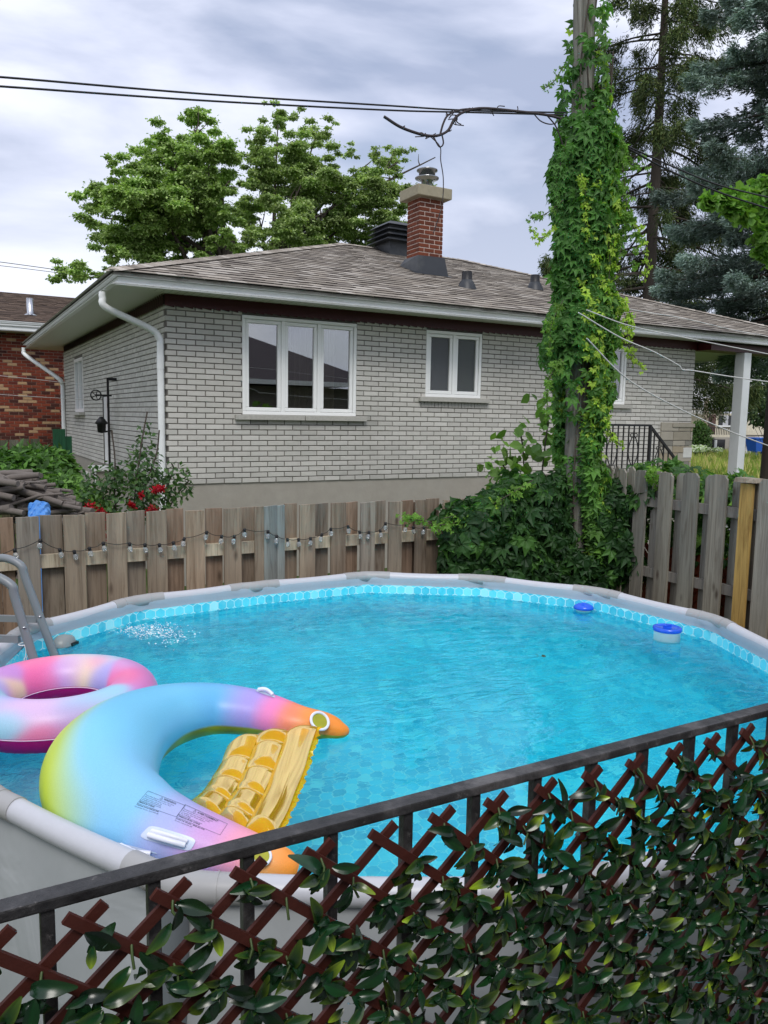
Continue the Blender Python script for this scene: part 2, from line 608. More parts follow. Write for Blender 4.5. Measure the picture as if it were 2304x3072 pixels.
# frieze of narrow dark red boards under the soffit
M_RED = simple('dark_red_metal', (.055, .005, .006), .42, .15, 6, 0)
fr = MB()
u = 0
while u < EX1 - WX0 - .4:
    w = .128
    fr.add([(WX0 - .02 + u, WY - .03, 3.86 + .012), (WX0 - .02 + u + w, WY - .045, 3.86 - .012), (WX0 - .02 + u + w, WY - .045, 4.02), (WX0 - .02 + u, WY - .03, 4.02),
            (WX0 - .02 + u, WY + .0, 3.872), (WX0 - .02 + u + w, WY + .0, 3.848)], [(0, 1, 2, 3), (0, 4, 5, 1)])
    u += w
u = 0
while u < WYB - WY:
    w = .128
    fr.add([(WX0 - .045, WY - .03 + u, 3.85), (WX0 - .03, WY - .03 + u + w, 3.87), (WX0 - .03, WY - .03 + u + w, 4.02), (WX0 - .045, WY - .03 + u, 4.02)], [(0, 1, 2, 3)])
    u += w
fr.build('frieze', M_RED, house)

# soffit: grooved white panels; fascia and gutter swept round the corner
t = NT('soffit_panels')
v = t.coord('Object')
sp = t.new('ShaderNodeSeparateXYZ', {0: v})
def saw(x, s): return t.math('FRACT', t.math('MULTIPLY', x, s))
gx = t.math('LESS_THAN', saw(sp.outputs[0], 10), .12); gy = t.math('LESS_THAN', saw(sp.outputs[1], 10), .12)
side = t.math('LESS_THAN', t.math('SUBTRACT', sp.outputs[1], sp.outputs[0]), 8.2)
gg = t.mix(side, gy, gx)
t.set(base=t.mix(gg, (.72, .73, .69), (.40, .41, .38)), rough=.5)
M_SOF = t.m
sf = MB()
SZ = 4.02
sf.add([(EX0 + .02, EY0 + .02, SZ), (EX1 - .02, EY0 + .02, SZ), (EX1 - .02, WY, SZ), (WX0, WY, SZ)], [(0, 1, 2, 3)])
sf.add([(EX0 + .02, EY0 + .02, SZ), (WX0, WY, SZ), (WX0, WYB, SZ), (EX0 + .02, EY1 - .02, SZ)], [(0, 1, 2, 3)])
sf.add([(WX1, WY, SZ), (EX1 - .02, WY, SZ), (EX1 - .02, EY1, SZ), (WX1, EY1, SZ)], [(0, 1, 2, 3)])
sf.add([(EX0 + .02, EY1 - .02, SZ), (WX0, WYB, SZ), (WX1, WYB, SZ), (WX1, EY1, SZ)], [(0, 1, 2, 3)])
sf.build('soffit', M_SOF, house)
path = [(EX0, EY1), (EX0, EY0), (EX1, EY0), (EX1, EY1)]
gp = [(-.02, -.13), (.045, -.13), (.062, -.105), (.062, -.08), (.085, -.05), (.088, -.015), (.104, -.012), (.104, .004), (.092, .006), (.088, -.01), (-.012, -.01)]
gt = MB().sweep([(p[0], p[1], EZ) for p in path], gp, outward=-1)
gt.build('gutter', M_WHITE, house)
MB().sweep([(p[0], p[1], EZ) for p in path], [(.0, -.012), (.04, -.008), (.042, .028), (.02, .032), (-.03, .045)], outward=-1).build(
    'drip_edge', simple('stained_drip_edge', (.42, .41, .37), .7, .35, 5, dirt=((.05, .05, .045), .8, 3)), house)

# roof: sheathing planes plus shingle tabs on the slope that faces us
M_ROOFBASE = simple('asphalt_felt', (.05, .045, .04), .95, .2, 10)
RZ = EZ + .03 + RH * SL
rx0, rx1 = EX0 + RH, EX1 - RH
ry = EY0 + RH
rb = MB().add([(EX0, EY0, EZ + .03), (EX1, EY0, EZ + .03), (EX1, EY1, EZ + .03), (EX0, EY1, EZ + .03), (rx0, ry, RZ), (rx1, ry, RZ)],
              [(0, 1, 5, 4), (1, 2, 5), (2, 3, 4, 5), (3, 0, 4), (0, 3, 2, 1)])
roof = rb.build('roof', M_ROOFBASE, house)
M_SHING = simple('asphalt_shingles', (.2, .18, .16), .95, .22, 60, .3, attr=True, spec=.1)


def shingles(p0, ux, up, width_fn, rows, rh, tab, cols, lift=.015, nrm=(0, 0, 1)):
    """tabs laid in courses: p0 eave start, ux along the eave, up up the slope; width_fn(d)->(a,b)"""
    p0, ux, up, nn = Vector(p0), Vector(ux), Vector(up), Vector(nrm)
    mb = MB()
    for r in range(rows):
        d0, d1 = r * rh, (r + 1) * rh + .02
        a, b = width_fn(d0)
        u = a - R.random() * tab
        while u < b:
            w = tab * R.choice([.5, .75, 1, 1, 1.3])
            l, rr = max(u, a), min(u + w - .004, b)
            u += w
            if rr - l < .02: continue
            c = R.choice(cols); k = R.uniform(.9, 1.1); c = tuple(q * k for q in c)
            dd = R.choice([0, 0, .012, .02]); h = lift * R.uniform(.7, 1.25)
            q0, q1 = p0 + ux * l, p0 + ux * rr
            A, B = q0 + up * (d0 - dd), q1 + up * (d0 - dd)
            C_, D = q1 + up * d1, q0 + up * d1
            mb.add([A, B, A + nn * h, B + nn * h, C_ + nn * .003, D + nn * .003], [(2, 3, 4, 5), (0, 2, 5), (1, 4, 3)], c)
            mb.add([A, B, B + nn * h, A + nn * h], [(0, 1, 2, 3)], (.018, .016, .015))  # asphalt butt edge, shadow line between courses painted into its dark colour
    return mb


su = Vector((0, 1, SL)).normalized(); sn = Vector((0, -SL, 1)).normalized()
SLEN = RH * math.sqrt(1 + SL * SL)
cosS = 1 / math.sqrt(1 + SL * SL)
BROWN = [(.29, .255, .215), (.34, .305, .26), (.25, .22, .185), (.27, .24, .205), (.40, .365, .32), (.21, .185, .16)]
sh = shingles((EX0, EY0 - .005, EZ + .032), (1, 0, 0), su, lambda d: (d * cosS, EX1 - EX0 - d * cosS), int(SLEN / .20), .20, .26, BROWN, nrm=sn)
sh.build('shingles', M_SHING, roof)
# hip and ridge caps
cp = MB()
for A, B in (((EX0, EY0, EZ + .05), (rx0, ry, RZ + .02)), ((rx0, ry, RZ + .02), (rx1, ry, RZ + .02)), ((EX1, EY0, EZ + .05), (rx1, ry, RZ + .02))):
    A, B = Vector(A), Vector(B); L = (B - A).length; n = int(L / .15); d = (B - A) / n
    sd_ = Vector((d.y, -d.x, 0)).normalized()
    for i in range(n):
        p = A + d * i; q = A + d * (i + 1.25); c = R.choice(BROWN); k = R.uniform(.85, 1.25)
        c = tuple(x * k for x in c)
        hz = Vector((0, 0, .03)); lo = Vector((0, 0, -.02 if abs(d.z) > .001 else -.03))
        cp.add([p - sd_ * .13 + lo, p + hz, p + sd_ * .13 + lo, q - sd_ * .13 + lo, q + hz * .6, q + sd_ * .13 + lo], [(0, 1, 4, 3), (1, 2, 5, 4), (0, 2, 1)], c)
cp.build('ridge_cap', M_SHING, roof)


def on_roof(px, py):   # point of the front slope seen at a photo pixel
    d = ray(px, py); n_ = np.array([0, -SL, 1.0]); p = np.array([EX0, EY0, EZ + .04])
    return EYE + d * (((p - EYE) @ n_) / (d @ n_))


# chimney on the slope
cb = on_roof(1256, 818)
cx0 = cb[0]; cy0 = cb[1]
cx1 = at_y(1325, 780, cy0)[0]
cw = cx1 - cx0
cyb = cy0 + cw * .86
ctop = at_y(1254, 588, cy0)[2]; cbrk = at_y(1254, 766, cy0)[2]
chim = MB().box((cx0, cy0, cbrk - .5), (cx1, cyb, ctop), None).build('chimney', simple('pink_mortar', (.52, .40, .34), .9, .1, 20), roof)
REDB = [(.13, .038, .02), (.16, .046, .024), (.11, .034, .02)]
rows = 13; bhh = (ctop - cbrk) / rows
M_REDB = simple('red_brick', (.2, .05, .03), .85, .2, 20, .3, attr=True, spec=.2)
mb = MB()
for fn, L in ((lambda u, o, z: (cx0 + u, cy0 - o, z), cw), (lambda u, o, z: (cx0 - o, cyb - u, z), cyb - cy0), (lambda u, o, z: (cx1 + o, cy0 + u, z), cyb - cy0)):
    q = brick_wall(fn, L, cbrk, ctop, [], cw * .45, bhh, .018, .012, REDB)
    mb.add(q.v, q.f); mb.c[-len(q.f):] = q.c
mb.build('brick_courses', M_REDB, chim)
ov = cw * .24
MB().bevbox((cx0 - ov, cy0 - ov, ctop), (cx1 + ov, cyb + ov, ctop + .2), .015).build('cap', simple('concrete_cap', (.30, .27, .19), .9, .25, 10, .4), chim)
fm = ((cx0 + cx1) / 2 + .02, (cy0 + cyb) / 2, ctop + .2)
M_INOX = simple('stainless_flue', (.34, .35, .36), .25, .2, 6, 0, 1.0)
MB().lathe([(.11, 0), (.11, .17), (.12, .18), (.12, .2), (.23, .215), (.235, .235), (.13, .26), (.16, .262), (.16, .36), (.205, .365), (.205, .385), (.15, .40), (0, .405)], fm, 28).build('flue', M_INOX, chim)
fl = MB()
zb = cbrk
e1 = .04; e2 = .10
lowf = EZ + (cy0 - e2 - EY0) * SL + .05; lowb = EZ + (cyb + .1 - EY0) * SL + .05
fl.add([(cx0 - e2, cy0 - e2, lowf), (cx1 + e2, cy0 - e2, lowf), (cx1 + e2, cyb + .1, lowb), (cx0 - e2, cyb + .1, lowb),
        (cx0 - e1, cy0 - e1, zb), (cx1 + e1, cy0 - e1, zb + .01), (cx1 + e1, cyb + .02, zb), (cx0 - e1, cyb + .02, zb)],
       [(0, 1, 5, 4), (1, 2, 6, 5), (2, 3, 7, 6), (3, 0, 4, 7), (4, 5, 6, 7)])
k = .06
fl.add([(cx0 - e2 - k, cy0 - e2 - k, lowf - k * SL), (cx1 + e2 + k, cy0 - e2 - k, lowf - k * SL), (cx1 + e2 + k, cy0 + .3, lowf + (.3 + e2) * SL), (cx0 - e2 - k, cyb, lowb - .05)], [(0, 1, 2, 3)])
fl.build('flashing', M_DARKMETAL, chim)
# square louvred roof vent behind the chimney
vb = on_roof(1176, 765)
vx0 = vb[0]; vy0 = vb[1] + .1
vx1 = vx0 + .75
vt = at_y(1176, 722, vy0)[2]
vent = MB().box((vx0, vy0, vb[2] - .2), (vx1, vy0 + .7, vt + .35)).build('roof_vent', M_DARKMETAL, roof)
lv = MB()
for i in range(4):
    z = vt + i * .115 + .0; o = .17 - (.02 * i)
    lv.add([(vx0 - o, vy0 - o, z), (vx1 + o, vy0 - o, z), (vx1 + o, vy0 + .7 + o, z), (vx0 - o, vy0 + .7 + o, z),
            (vx0 - o + .12, vy0 - o + .12, z + .085), (vx1 + o - .12, vy0 - o + .12, z + .085), (vx1 + o - .12, vy0 + .58 + o, z + .085), (vx0 - o + .12, vy0 + .58 + o, z + .085)],
           [(0, 1, 5, 4), (1, 2, 6, 5), (2, 3, 7, 6), (3, 0, 4, 7), (4, 5, 6, 7), (3, 2, 1, 0)])
lv.build('louvre', M_DARKMETAL, vent)
for px, py, top in ((1400, 862, 815), (1604, 866, 825)):
    b = on_roof(px, py); tz = at_y(px, top, b[1])[2]
    pv = MB().lathe([(.10, -.05), (.095, tz - b[2]), (.07, tz - b[2]), (.07, 0)], b, 16).build('plumbing_vent', M_BLACK, roof)
    MB().lathe([(.19, -.05), (.16, .03), (.11, .12), (.1, .13)], b, 16).build('boot', M_DARKMETAL, pv)


# windows
t = NT('window_glass')
lw = t.new('ShaderNodeFresnel', {'IOR': 1.5}).outputs[0]
tr = t.new('ShaderNodeBsdfTransparent', {'Color': (.75, .78, .78)})
gl = t.new('ShaderNodeBsdfGlossy', {'Color': (1, 1, 1), 'Roughness': .0})
mx = t.new('ShaderNodeMixShader', {0: t.math('ADD', lw, .19)})
t.l.new(tr.outputs[0], mx.inputs[1]); t.l.new(gl.outputs[0], mx.inputs[2]); t.l.new(mx.outputs[0], t.out.inputs[0])
M_GLASS = t.m
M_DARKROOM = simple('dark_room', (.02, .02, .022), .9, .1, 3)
M_CURT = simple('beige_curtain', (.42, .35, .25), .9, .3, 3, stretch=(12, 12, .3))
M_FROST = simple('frosted_glass', (.11, .14, .135), .25, .08, 2)
M_FROST2 = simple('lilac_blind', (.24, .24, .29), .35, .08, 2)


t = NT('dull_window_glass')
t.set(base=(.5, .52, .52), rough=.25, trans=.9, ior=1.2)
M_GLASS2 = t.m


def window(x0, x1, z0, z1, n, kind, lab=None):
    fw = .05
    o = MB()
    for a, b in (((x0, z0), (x1, z0 + fw)), ((x0, z1 - fw), (x1, z1)), ((x0, z0 + fw), (x0 + fw, z1 - fw)), ((x1 - fw, z0 + fw), (x1, z1 - fw))):
        o.bevbox((a[0], WY - .005, a[1]), (b[0], WY + .1, b[1]), .008)
    w = (x1 - x0 - 2 * fw) / n
    for i in range(1, n):
        xm = x0 + fw + i * w
        o.bevbox((xm - .028, WY - .0, z0 + fw), (xm + .028, WY + .1, z1 - fw), .006)
    wd = o.build('window', M_VINYL, house)
    if lab: tag(wd, lab)
    sz = z0 - .03
    for i in range(n):
        a = x0 + fw + i * w + (.03 if i else .004); b = x0 + fw + (i + 1) * w - (.03 if i < n - 1 else .004)
        s_ = MB()
        q = .052
        c0, c1 = z0 + fw + .004, z1 - fw - .004
        for p0, p1 in (((a, c0), (b, c0 + q)), ((a, c1 - q), (b, c1)), ((a, c0 + q), (a + q, c1 - q)), ((b - q, c0 + q), (b, c1 - q))):
            s_.bevbox((p0[0], WY + .012, p0[1]), (p1[0], WY + .075, p1[1]), .010)
        s_.build('sash', M_VINYL, wd)
        mb_ = MB().box((a + q, WY + .04, c0 + q), (b - q, WY + .046, c1 - q))
        mb_.build('pane', M_GLASS2 if kind == 'frost' else M_GLASS, wd)
        if kind == 'frost':
            MB().box((a + q, WY + .06, c0 + q), (b - q, WY + .066, c1 - q)).build('blind', M_FROST2 if i == 0 else M_FROST, wd)
    if kind == 'curtain':
        cm = MB()
        N = 160; vs = []
        for i in range(N + 1):
            xx = x0 + .62 + (x1 - x0 - .9) * i / N
            yy = WY + .22 + .03 * math.sin(i * .9) + .012 * math.sin(i * 2.3)
            vs += [(xx, yy, z0), (xx, yy, z1)]
        cm.add(vs, [(2 * i, 2 * i + 2, 2 * i + 3, 2 * i + 1) for i in range(N)])
        cm.build('curtain', M_CURT, wd)
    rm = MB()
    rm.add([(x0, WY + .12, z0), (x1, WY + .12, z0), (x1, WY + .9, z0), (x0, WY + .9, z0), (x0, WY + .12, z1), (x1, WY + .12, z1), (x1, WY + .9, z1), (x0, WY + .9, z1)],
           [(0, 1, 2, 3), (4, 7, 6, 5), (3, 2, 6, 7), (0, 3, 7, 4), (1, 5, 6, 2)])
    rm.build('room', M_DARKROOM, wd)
    s_ = MB()
    if n == 3:
        xm = x0 + (x1 - x0) * .52
        s_.bevbox((x0 - .12, WY - .075, sz - .045), (xm - .006, WY + .02, sz + .028), .006)
        s_.bevbox((xm + .006, WY - .075, sz - .045), (x1 + .16, WY + .02, sz + .028), .006)
    else:
        s_.bevbox((x0 - .13, WY - .075, sz - .045), (x1 + .15, WY + .02, sz + .028), .006)
    s_.build('sill', M_STONE, wd)
    if kind == 'frost':
        so = MB()
        xx = x0 - .08
        while xx < x1 + .1:
            so.box((xx, WY - .02, sz - .135), (xx + .052, WY - .008, sz - .05), (.36, .35, .32)); xx += .066
        so.build('soldier_course', M_BRICKG, wd)


window(3.76, 5.585, 2.43, 3.83, 3, 'curtain', 'wide white three pane window with curtains')
window(6.84, 7.94, 2.765, 3.83, 2, 'frost', 'small white two pane window with frosted glass')
window(10.1, 11.3, 2.74, 3.83, 2, 'dark', 'white window half hidden by the ivy')
# side wall window and the white side door
o = MB()
o.box((WX0 - .02, WY + 7.15, 2.43), (WX0 + .08, WY + 8.35, 2.5)); o.box((WX0 - .02, WY + 7.15, 3.53), (WX0 + .08, WY + 8.35, 3.6))
for a in (7.15, 7.72, 8.27): o.box((WX0 - .018, WY + a, 2.5), (WX0 + .08, WY + a + .08, 3.53))
sw = o.build('window', M_VINYL, house); tag(sw, 'window in the narrow side wall')
MB().box((WX0 + .03, WY + 7.23, 2.5), (WX0 + .035, WY + 8.27, 3.53)).build('pane', M_GLASS, sw)
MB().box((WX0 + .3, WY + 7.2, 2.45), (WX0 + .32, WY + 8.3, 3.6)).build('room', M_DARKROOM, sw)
MB().bevbox((WX0 - .14, WY + 7.0, 2.36), (WX0 + .02, WY + 8.5, 2.43), .006).build('sill', M_STONE, sw)
dr = MB().box((WX0 + .02, WY + 4.27, .3), (WX0 + .09, WY + 4.93, 2.72)).build('door', M_WHITE, house)
MB().box((WX0 - .29, WY + 4.18, .2), (WX0 - .27, WY + 4.30, 1.36)).box((WX0 - .3, WY + 4.15, 1.36), (WX0 + .02, WY + 4.92, 1.42)).build('threshold', M_WHITE, dr)
ln = MB().lathe([(.0, .0), (.07, .02), (.08, .16), (.12, .18), (.03, .3), (0, .3)], (WX0 - .18, WY + 4.05, 2.05), 10).bar((WX0, WY + 4.05, 2.1), (WX0 - .18, WY + 4.05, 2.07), .03).build('lantern', M_BLACK, house)

# downspouts
def spline(pts, n=6):
    P = [np.array(p, float) for p in pts]; P = [2 * P[0] - P[1]] + P + [2 * P[-1] - P[-2]]
    out = []
    for i in range(1, len(P) - 2):
        for k in range(n):
            t_ = k / n
            out.append(.5 * ((2 * P[i]) + (-P[i - 1] + P[i + 1]) * t_ + (2 * P[i - 1] - 5 * P[i] + 4 * P[i + 1] - P[i + 2]) * t_ ** 2 + (-P[i - 1] + 3 * P[i] - 3 * P[i + 1] + P[i + 2]) * t_ ** 3))
    out.append(P[-2])
    return out


XD = EX0 - .03
p0 = at_x(308, 885, XD)
dw = at_x(480, 1010, WX0 - .07)
pts = [p0 + [0, 0, .05], p0, p0 + [.03, .0, -.13], (p0 * .12 + dw * .88) + [-.03, 0, .03], dw + [0, 0, -.08], dw + [0, 0, -.3], [dw[0], dw[1], .15]]
pts = [p0 + [0, 0, .04], p0 + [0, 0, -.04], p0 + [.05, .0, -.16], dw + [-.14, 0, .10], dw + [-.01, 0, -.02], dw + [0, 0, -.14]]
ds = MB().tube(spline(pts, 6) + [np.array([dw[0], dw[1], 1.0]), np.array([dw[0], dw[1], .1])], .047, 12)
ds.tube([[dw[0], dw[1], 3.02], [dw[0], dw[1], 3.2]], .051, 12)
ds.build('downspout', M_WHITE, house)
dy = WYB - .15
q0 = np.array([XD, EY1 - .6, 3.98])
pts = [q0 + [0, 0, .03], q0 + [0, 0, -.06], q0 + [.05, -.1, -.18], [WX0 - .18, dy, 3.25], [WX0 - .08, dy, 3.1], [WX0 - .07, dy, 2.9]]
MB().tube(spline(pts, 6) + [np.array([WX0 - .07, dy, .5])], .05, 10).build('downspout', M_WHITE, house)

# clothesline post with pulley on the side wall
cy_ = WY + 3.45
xq = WX0 - .16
pl_ = MB().bar((xq, cy_, 1.36), (xq, cy_, 3.02), .035).bar((xq, cy_, 3.0), (WX0, cy_, 3.0), .05).bar((xq, cy_, 1.37), (WX0, cy_ , 1.4), .06)
post = pl_.build('clothesline_post', M_BLACK, house)
pw = MB()
px_, pz_ = xq - .2, 2.72
pw.tube([(px_ + .085 * math.cos(a * PI / 8), cy_, pz_ + .085 * math.sin(a * PI / 8)) for a in range(16)], .012, 6, closed=True)
for a in range(5): pw.bar((px_, cy_, pz_), (px_ + .08 * math.cos(a * 2 * PI / 5), cy_, pz_ + .08 * math.sin(a * 2 * PI / 5)), .012)
pw.bar((px_, cy_, pz_), (xq + .06, cy_, pz_), .03)
pw.build('pulley', M_BLACK, post)
# stone corner pier, porch post and beam
M_STV = simple('sandstone_veneer', (.33, .29, .22), .9, .18, 7, .4, attr=True)
mb = MB()
z = 1.0
while z < 2.32:
    h = R.choice([.11, .14, .18]); x = 12.3
    while x < WX1:
        w = R.choice([.25, .35, .5]); xe = min(x + w, WX1 + .03)
        c = R.choice([(.30, .27, .21), (.36, .33, .27), (.22, .21, .18), (.33, .28, .2)])
        if xe - x > .03: mb.bevbox((x, WY - .045, z), (xe - .012, WY - .005, z + h - .012), .005, c)
        x = xe
    z += h
mb.box((12.6, WY - .065, 2.33), (WX1 + .05, WY - .0, 2.40), (.34, .31, .25))
mb.box((12.95, WY - .055, 1.72), (WX1 + .02, WY - .046, 1.92), (.6, .6, .56))
mb.build('stone_pier', M_STV, house)
pp = MB().bevbox((14.2, 10.5, 0), (14.42, 10.72, 3.86), .01)
pp.build('porch_post', M_WHITE, house)
bp = MB().box((WX1, 10.5, 3.84), (EX1 - .25, 10.9, 3.99))
bp.build('porch_beam', M_RED, house)
# stairs with iron railing against the wall
rl = thing('stair_railing', 'black wrought iron stair railing with scrolls in front of the grey brick wall', 'railing', (10, 9.7, 0))
st = MB()
st.box((9.0, 9.62, 0), (10.8, WY - .02, 1.36))
for i in range(6): st.box((10.8 + i * .25, 9.62, 0), (11.05 + i * .25, WY - .02, 1.36 - (i + 1) * .2))
ss = st.build('steps', M_CONC, house)
rm_ = MB()
RY_ = 9.7
z1 = 2.36
a = (9.0, RY_, z1); b = (10.72, RY_, z1); c_ = (12.1, RY_, 1.18)
rm_.bar(a, b, .035); rm_.bar(b, c_, .04); rm_.bar((9.0, RY_, 1.46), (10.72, RY_, 1.46), .03); rm_.bar((10.72, RY_, 1.46), (12.1, RY_, .3), .03)
rm_.bar((10.74, RY_, 1.36), (10.74, RY_, z1), .045)
rm_.build('handrail', M_BLACK, rl)
bl_ = MB()
x = 9.1
while x < 12.05:
    if x < 10.7: bl_.bar((x, RY_, 1.46), (x, RY_, z1), .018)
    else:
        f = (x - 10.74) / 1.36
        bl_.bar((x, RY_, 1.46 - 1.16 * f), (x, RY_, z1 - 1.18 * f), .018)
    x += .125
tag(bl_.build('balusters', M_BLACK, rl), kind='stuff')
for x in (9.85, 10.35, 11.0, 11.62):
    f = max(0, (x - 10.74) / 1.36); zc = 1.92 - 1.17 * f
    m_ = MB()
    for sg in (-1, 1):
        m_.tube([(x + sg * (.015 + .10 * math.sin(k / 12 * PI) ** .8), RY_, zc + .26 - .52 * k / 12) for k in range(13)], .010, 5)
        for zz, dd in ((zc + .27, 1), (zc - .27, -1)):
            m_.tube([(x + sg * (.045 - .035 * math.cos(k * .6)), RY_, zz + dd * .035 * math.sin(k * .6)) for k in range(9)], .008, 5)
    m_.build('scroll', M_BLACK, rl)

# ------------------------------------------------------------------ neighbouring red brick house, left
nb = thing('brick_house', 'red and tan brick house with brown roof behind the grey house, at the left edge', 'house', (-2, 24, 0))
NZ = 4.78
fnN = lambda u, o, z: (-8 + u, 24 - o, z)
nw = MB().add([fnN(0, 0, 0), fnN(14, 0, 0), fnN(14, 0, NZ - .1), fnN(0, 0, NZ - .1)], [(0, 1, 2, 3)]).build('wall', simple('pale_mortar', (.30, .20, .15), .9, .2, 20), nb)
q = brick_wall(fnN, 13.5, 1.0, NZ - .15, [], .235, .083, .012, .012, [(.20, .045, .025), (.17, .038, .022), (.23, .055, .03), (.12, .03, .022), (.20, .045, .025), (.42, .27, .15), (.07, .025, .02)])
q.build('brick_courses', M_REDB, nw)
rf = MB().add([(-9, 23.38, NZ), (9, 23.38, NZ), (9, 29, NZ + .62 * 2.4), (-9, 29, NZ + .62 * 2.4)], [(0, 1, 2, 3)]).build('roof', M_ROOFBASE, nb)
s2 = .265
nrf = Vector((0, -s2, 1)).normalized(); nru = Vector((0, 1, s2)).normalized()
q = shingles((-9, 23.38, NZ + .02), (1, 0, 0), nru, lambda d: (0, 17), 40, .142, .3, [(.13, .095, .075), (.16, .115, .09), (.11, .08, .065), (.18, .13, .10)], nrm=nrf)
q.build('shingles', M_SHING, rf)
MB().sweep([(-9, 23.38, NZ), (9, 23.38, NZ)], gp, outward=1).build('gutter', M_WHITE, nb)
MB().box((-9, 23.36, NZ - .22), (9, 23.38, NZ - .02)).box((-9, 23.38, NZ - .24), (9, 24.01, NZ - .2)).build('soffit', M_WHITE, nb)
b = at_y(90, 918, 24.6)
MB().lathe([(.09, -.1), (.09, .48), (.07, .48), (.07, 0)], (b[0], 24.6, NZ + 1.22 * s2), 14).lathe([(.2, .0), (.1, .05)], (b[0], 24.6, NZ + 1.22 * s2), 14).build('vent_pipe', M_STEEL, rf)

# the house behind us, seen mirrored in the panes
hb = thing('brick_house', 'brick house with dark low roof seen mirrored in the three pane window', 'house', (1, -2, 0))
MB().box((-9, -8, 0), (12, -2.0, 3.35)).build('wall', simple('grey_brown_brick', (.2, .18, .16), .9, .2, 14), hb)
MB().add([(-10, -1.3, 3.5), (13, -1.3, 3.5), (9, -6.5, 5.6), (-6, -6.5, 5.6), (-10, -11, 3.5), (13, -11, 3.5)], [(0, 1, 2, 3), (1, 5, 2), (0, 3, 4), (5, 4, 3, 2), (0, 4, 5, 1)]).build('roof', simple('plum_shingles', (.055, .045, .05), .95, .3, 30), hb)
MB().box((-10, -1.32, 3.38), (13, -1.22, 3.52)).build('gutter', M_WHITE, hb)

# ------------------------------------------------------------------ the pool
PC = np.array([2.07, 3.44])
RIMZ, ZW = 1.22, 1.058
jv = []
for px, py in ((47, 1874), (395, 1784), (755, 1742), (1097, 1711), (1451, 1721), (1806, 1760), (2160, 1842)):
    jv.append(at_z(px, py, RIMZ)[:2])
for dg, k in ((-33, 1.0), (-58.5, .99), (-84, .985), (-110, 1.0), (-136.5, 1.035), (-161, 1.01), (169, 1.015)):
    a = math.radians(dg)
    jv.append(PC + 2.131 * k * np.array([math.cos(a), math.sin(a)]))
JV = np.array(jv)              # fourteen corners, clockwise seen from above
NJ = len(JV)


def ring_at(off, z, sub=1):
    """the rim polygon moved inwards by off, at height z; sub points per side with softened corners"""
    c = JV.mean(0); out = []
    for i in range(NJ):
        a, b = JV[i], JV[(i + 1) % NJ]
        for k in range(sub):
            p = a + (b - a) * k / sub
            d = np.linalg.norm(p - c)
            bul = 0
            out.append(np.array([*(c + (p - c) * (1 - off / d)), z]))
    return out


pool = thing('frame_pool', 'round above-ground frame pool with grey rim and turquoise mosaic liner', 'pool', (PC[0], PC[1], 0))
t = NT('grey_pool_vinyl')
v = t.coord('Object')
n_ = t.noise(v, 3, 6, .6)
t.set(base=t.ramp(n_, [(.3, (.33, .35, .36)), (.7, (.40, .42, .43))]), rough=.45, spec=.35)
t.bump(t.noise(v, 2.2, 3, .5, 1.5), .5, .03)
M_PV = t.m
M_RAIL = simple('light_grey_rail', (.52, .53, .57), .38, .05, 30, .08, spec=.5)
M_JOINT = simple('grey_plastic_joint', (.36, .36, .36), .4, .08, 12, .05)
M_LEG = simple('grey_pool_leg', (.16, .18, .195), .4, .1, 10)
M_COLL = simple('blue_grey_collar', (.33, .41, .48), .42, .12, 3.5, .6, spec=.4)
wl_ = MB()
lo = ring_at(.02, 0.0, 6); hi = ring_at(.03, 1.19, 6)
levels = [(0, .03), (.4, -.035), (.8, -.02), (1.05, .01), (1.19, .035)]
rings = [ring_at(o, z, 6) for z, o in levels]
n = len(rings[0])
vs = [p for r in rings for p in r]
wl_.add(vs, [(i * n + k, i * n + (k + 1) % n, (i + 1) * n + (k + 1) % n, (i + 1) * n + k) for i in range(len(levels) - 1) for k in range(n)], smooth=True)
wl_.build('wall', M_PV, pool)
TZ = RIMZ - .04
for i in range(NJ):
    a, b = JV[i], JV[(i + 1) % NJ]
    d = (b - a) / np.linalg.norm(b - a)
    inn = PC - (a + b) / 2; inn /= np.linalg.norm(inn)
    A = np.array([*(a + d * .15 + inn * .03), TZ]); B = np.array([*(b - d * .15 + inn * .03), TZ])
    MB().tube([A + (B - A) * k / 10 + np.array([0, 0, -.006 * math.sin(k / 10 * PI)]) for k in range(11)], .038, 18).build('rim_rail', M_RAIL, pool)
    # joint sleeve bending round the corner
    pv = JV[i - 1]; e_ = (a - pv) / np.linalg.norm(a - pv)
    ci = PC - a; ci /= np.linalg.norm(ci)
    pts = [a - e_ * .19 + ci * .03, a - e_ * .10 + ci * .03, a - e_ * .05 + ci * .036, a + ci * .042, a + d * .05 + ci * .036, a + d * .10 + ci * .03, a + d * .19 + ci * .03]
    j = MB().tube([[*p, TZ] for p in spline(pts, 3)], .0405, 18)
    j.tube([[*(a - e_ * .10 + ci * .03), TZ], [*(a - e_ * .105 + ci * .03), TZ]], .0425, 18)
    j.tube([[*(a + d * .10 + ci * .03), TZ], [*(a + d * .105 + ci * .03), TZ]], .0425, 18)
    j.build('rim_joint', M_JOINT, pool)
    lg = MB()
    p = a - ci * .0
    lg.tube([[*p, 0], [*p, TZ - .02]], .04, 14)
    lg.tube([[*p, .98], [*p, .99]], .043, 14)
    lg.build('leg', M_LEG, pool)
    q = p - ci * .0 + np.array([-ci[1], ci[0]]) * .055
    MB().tube([[*q, .03], [*q, TZ - .06]], .02, 8).build('leg_strap', M_JOINT, pool)
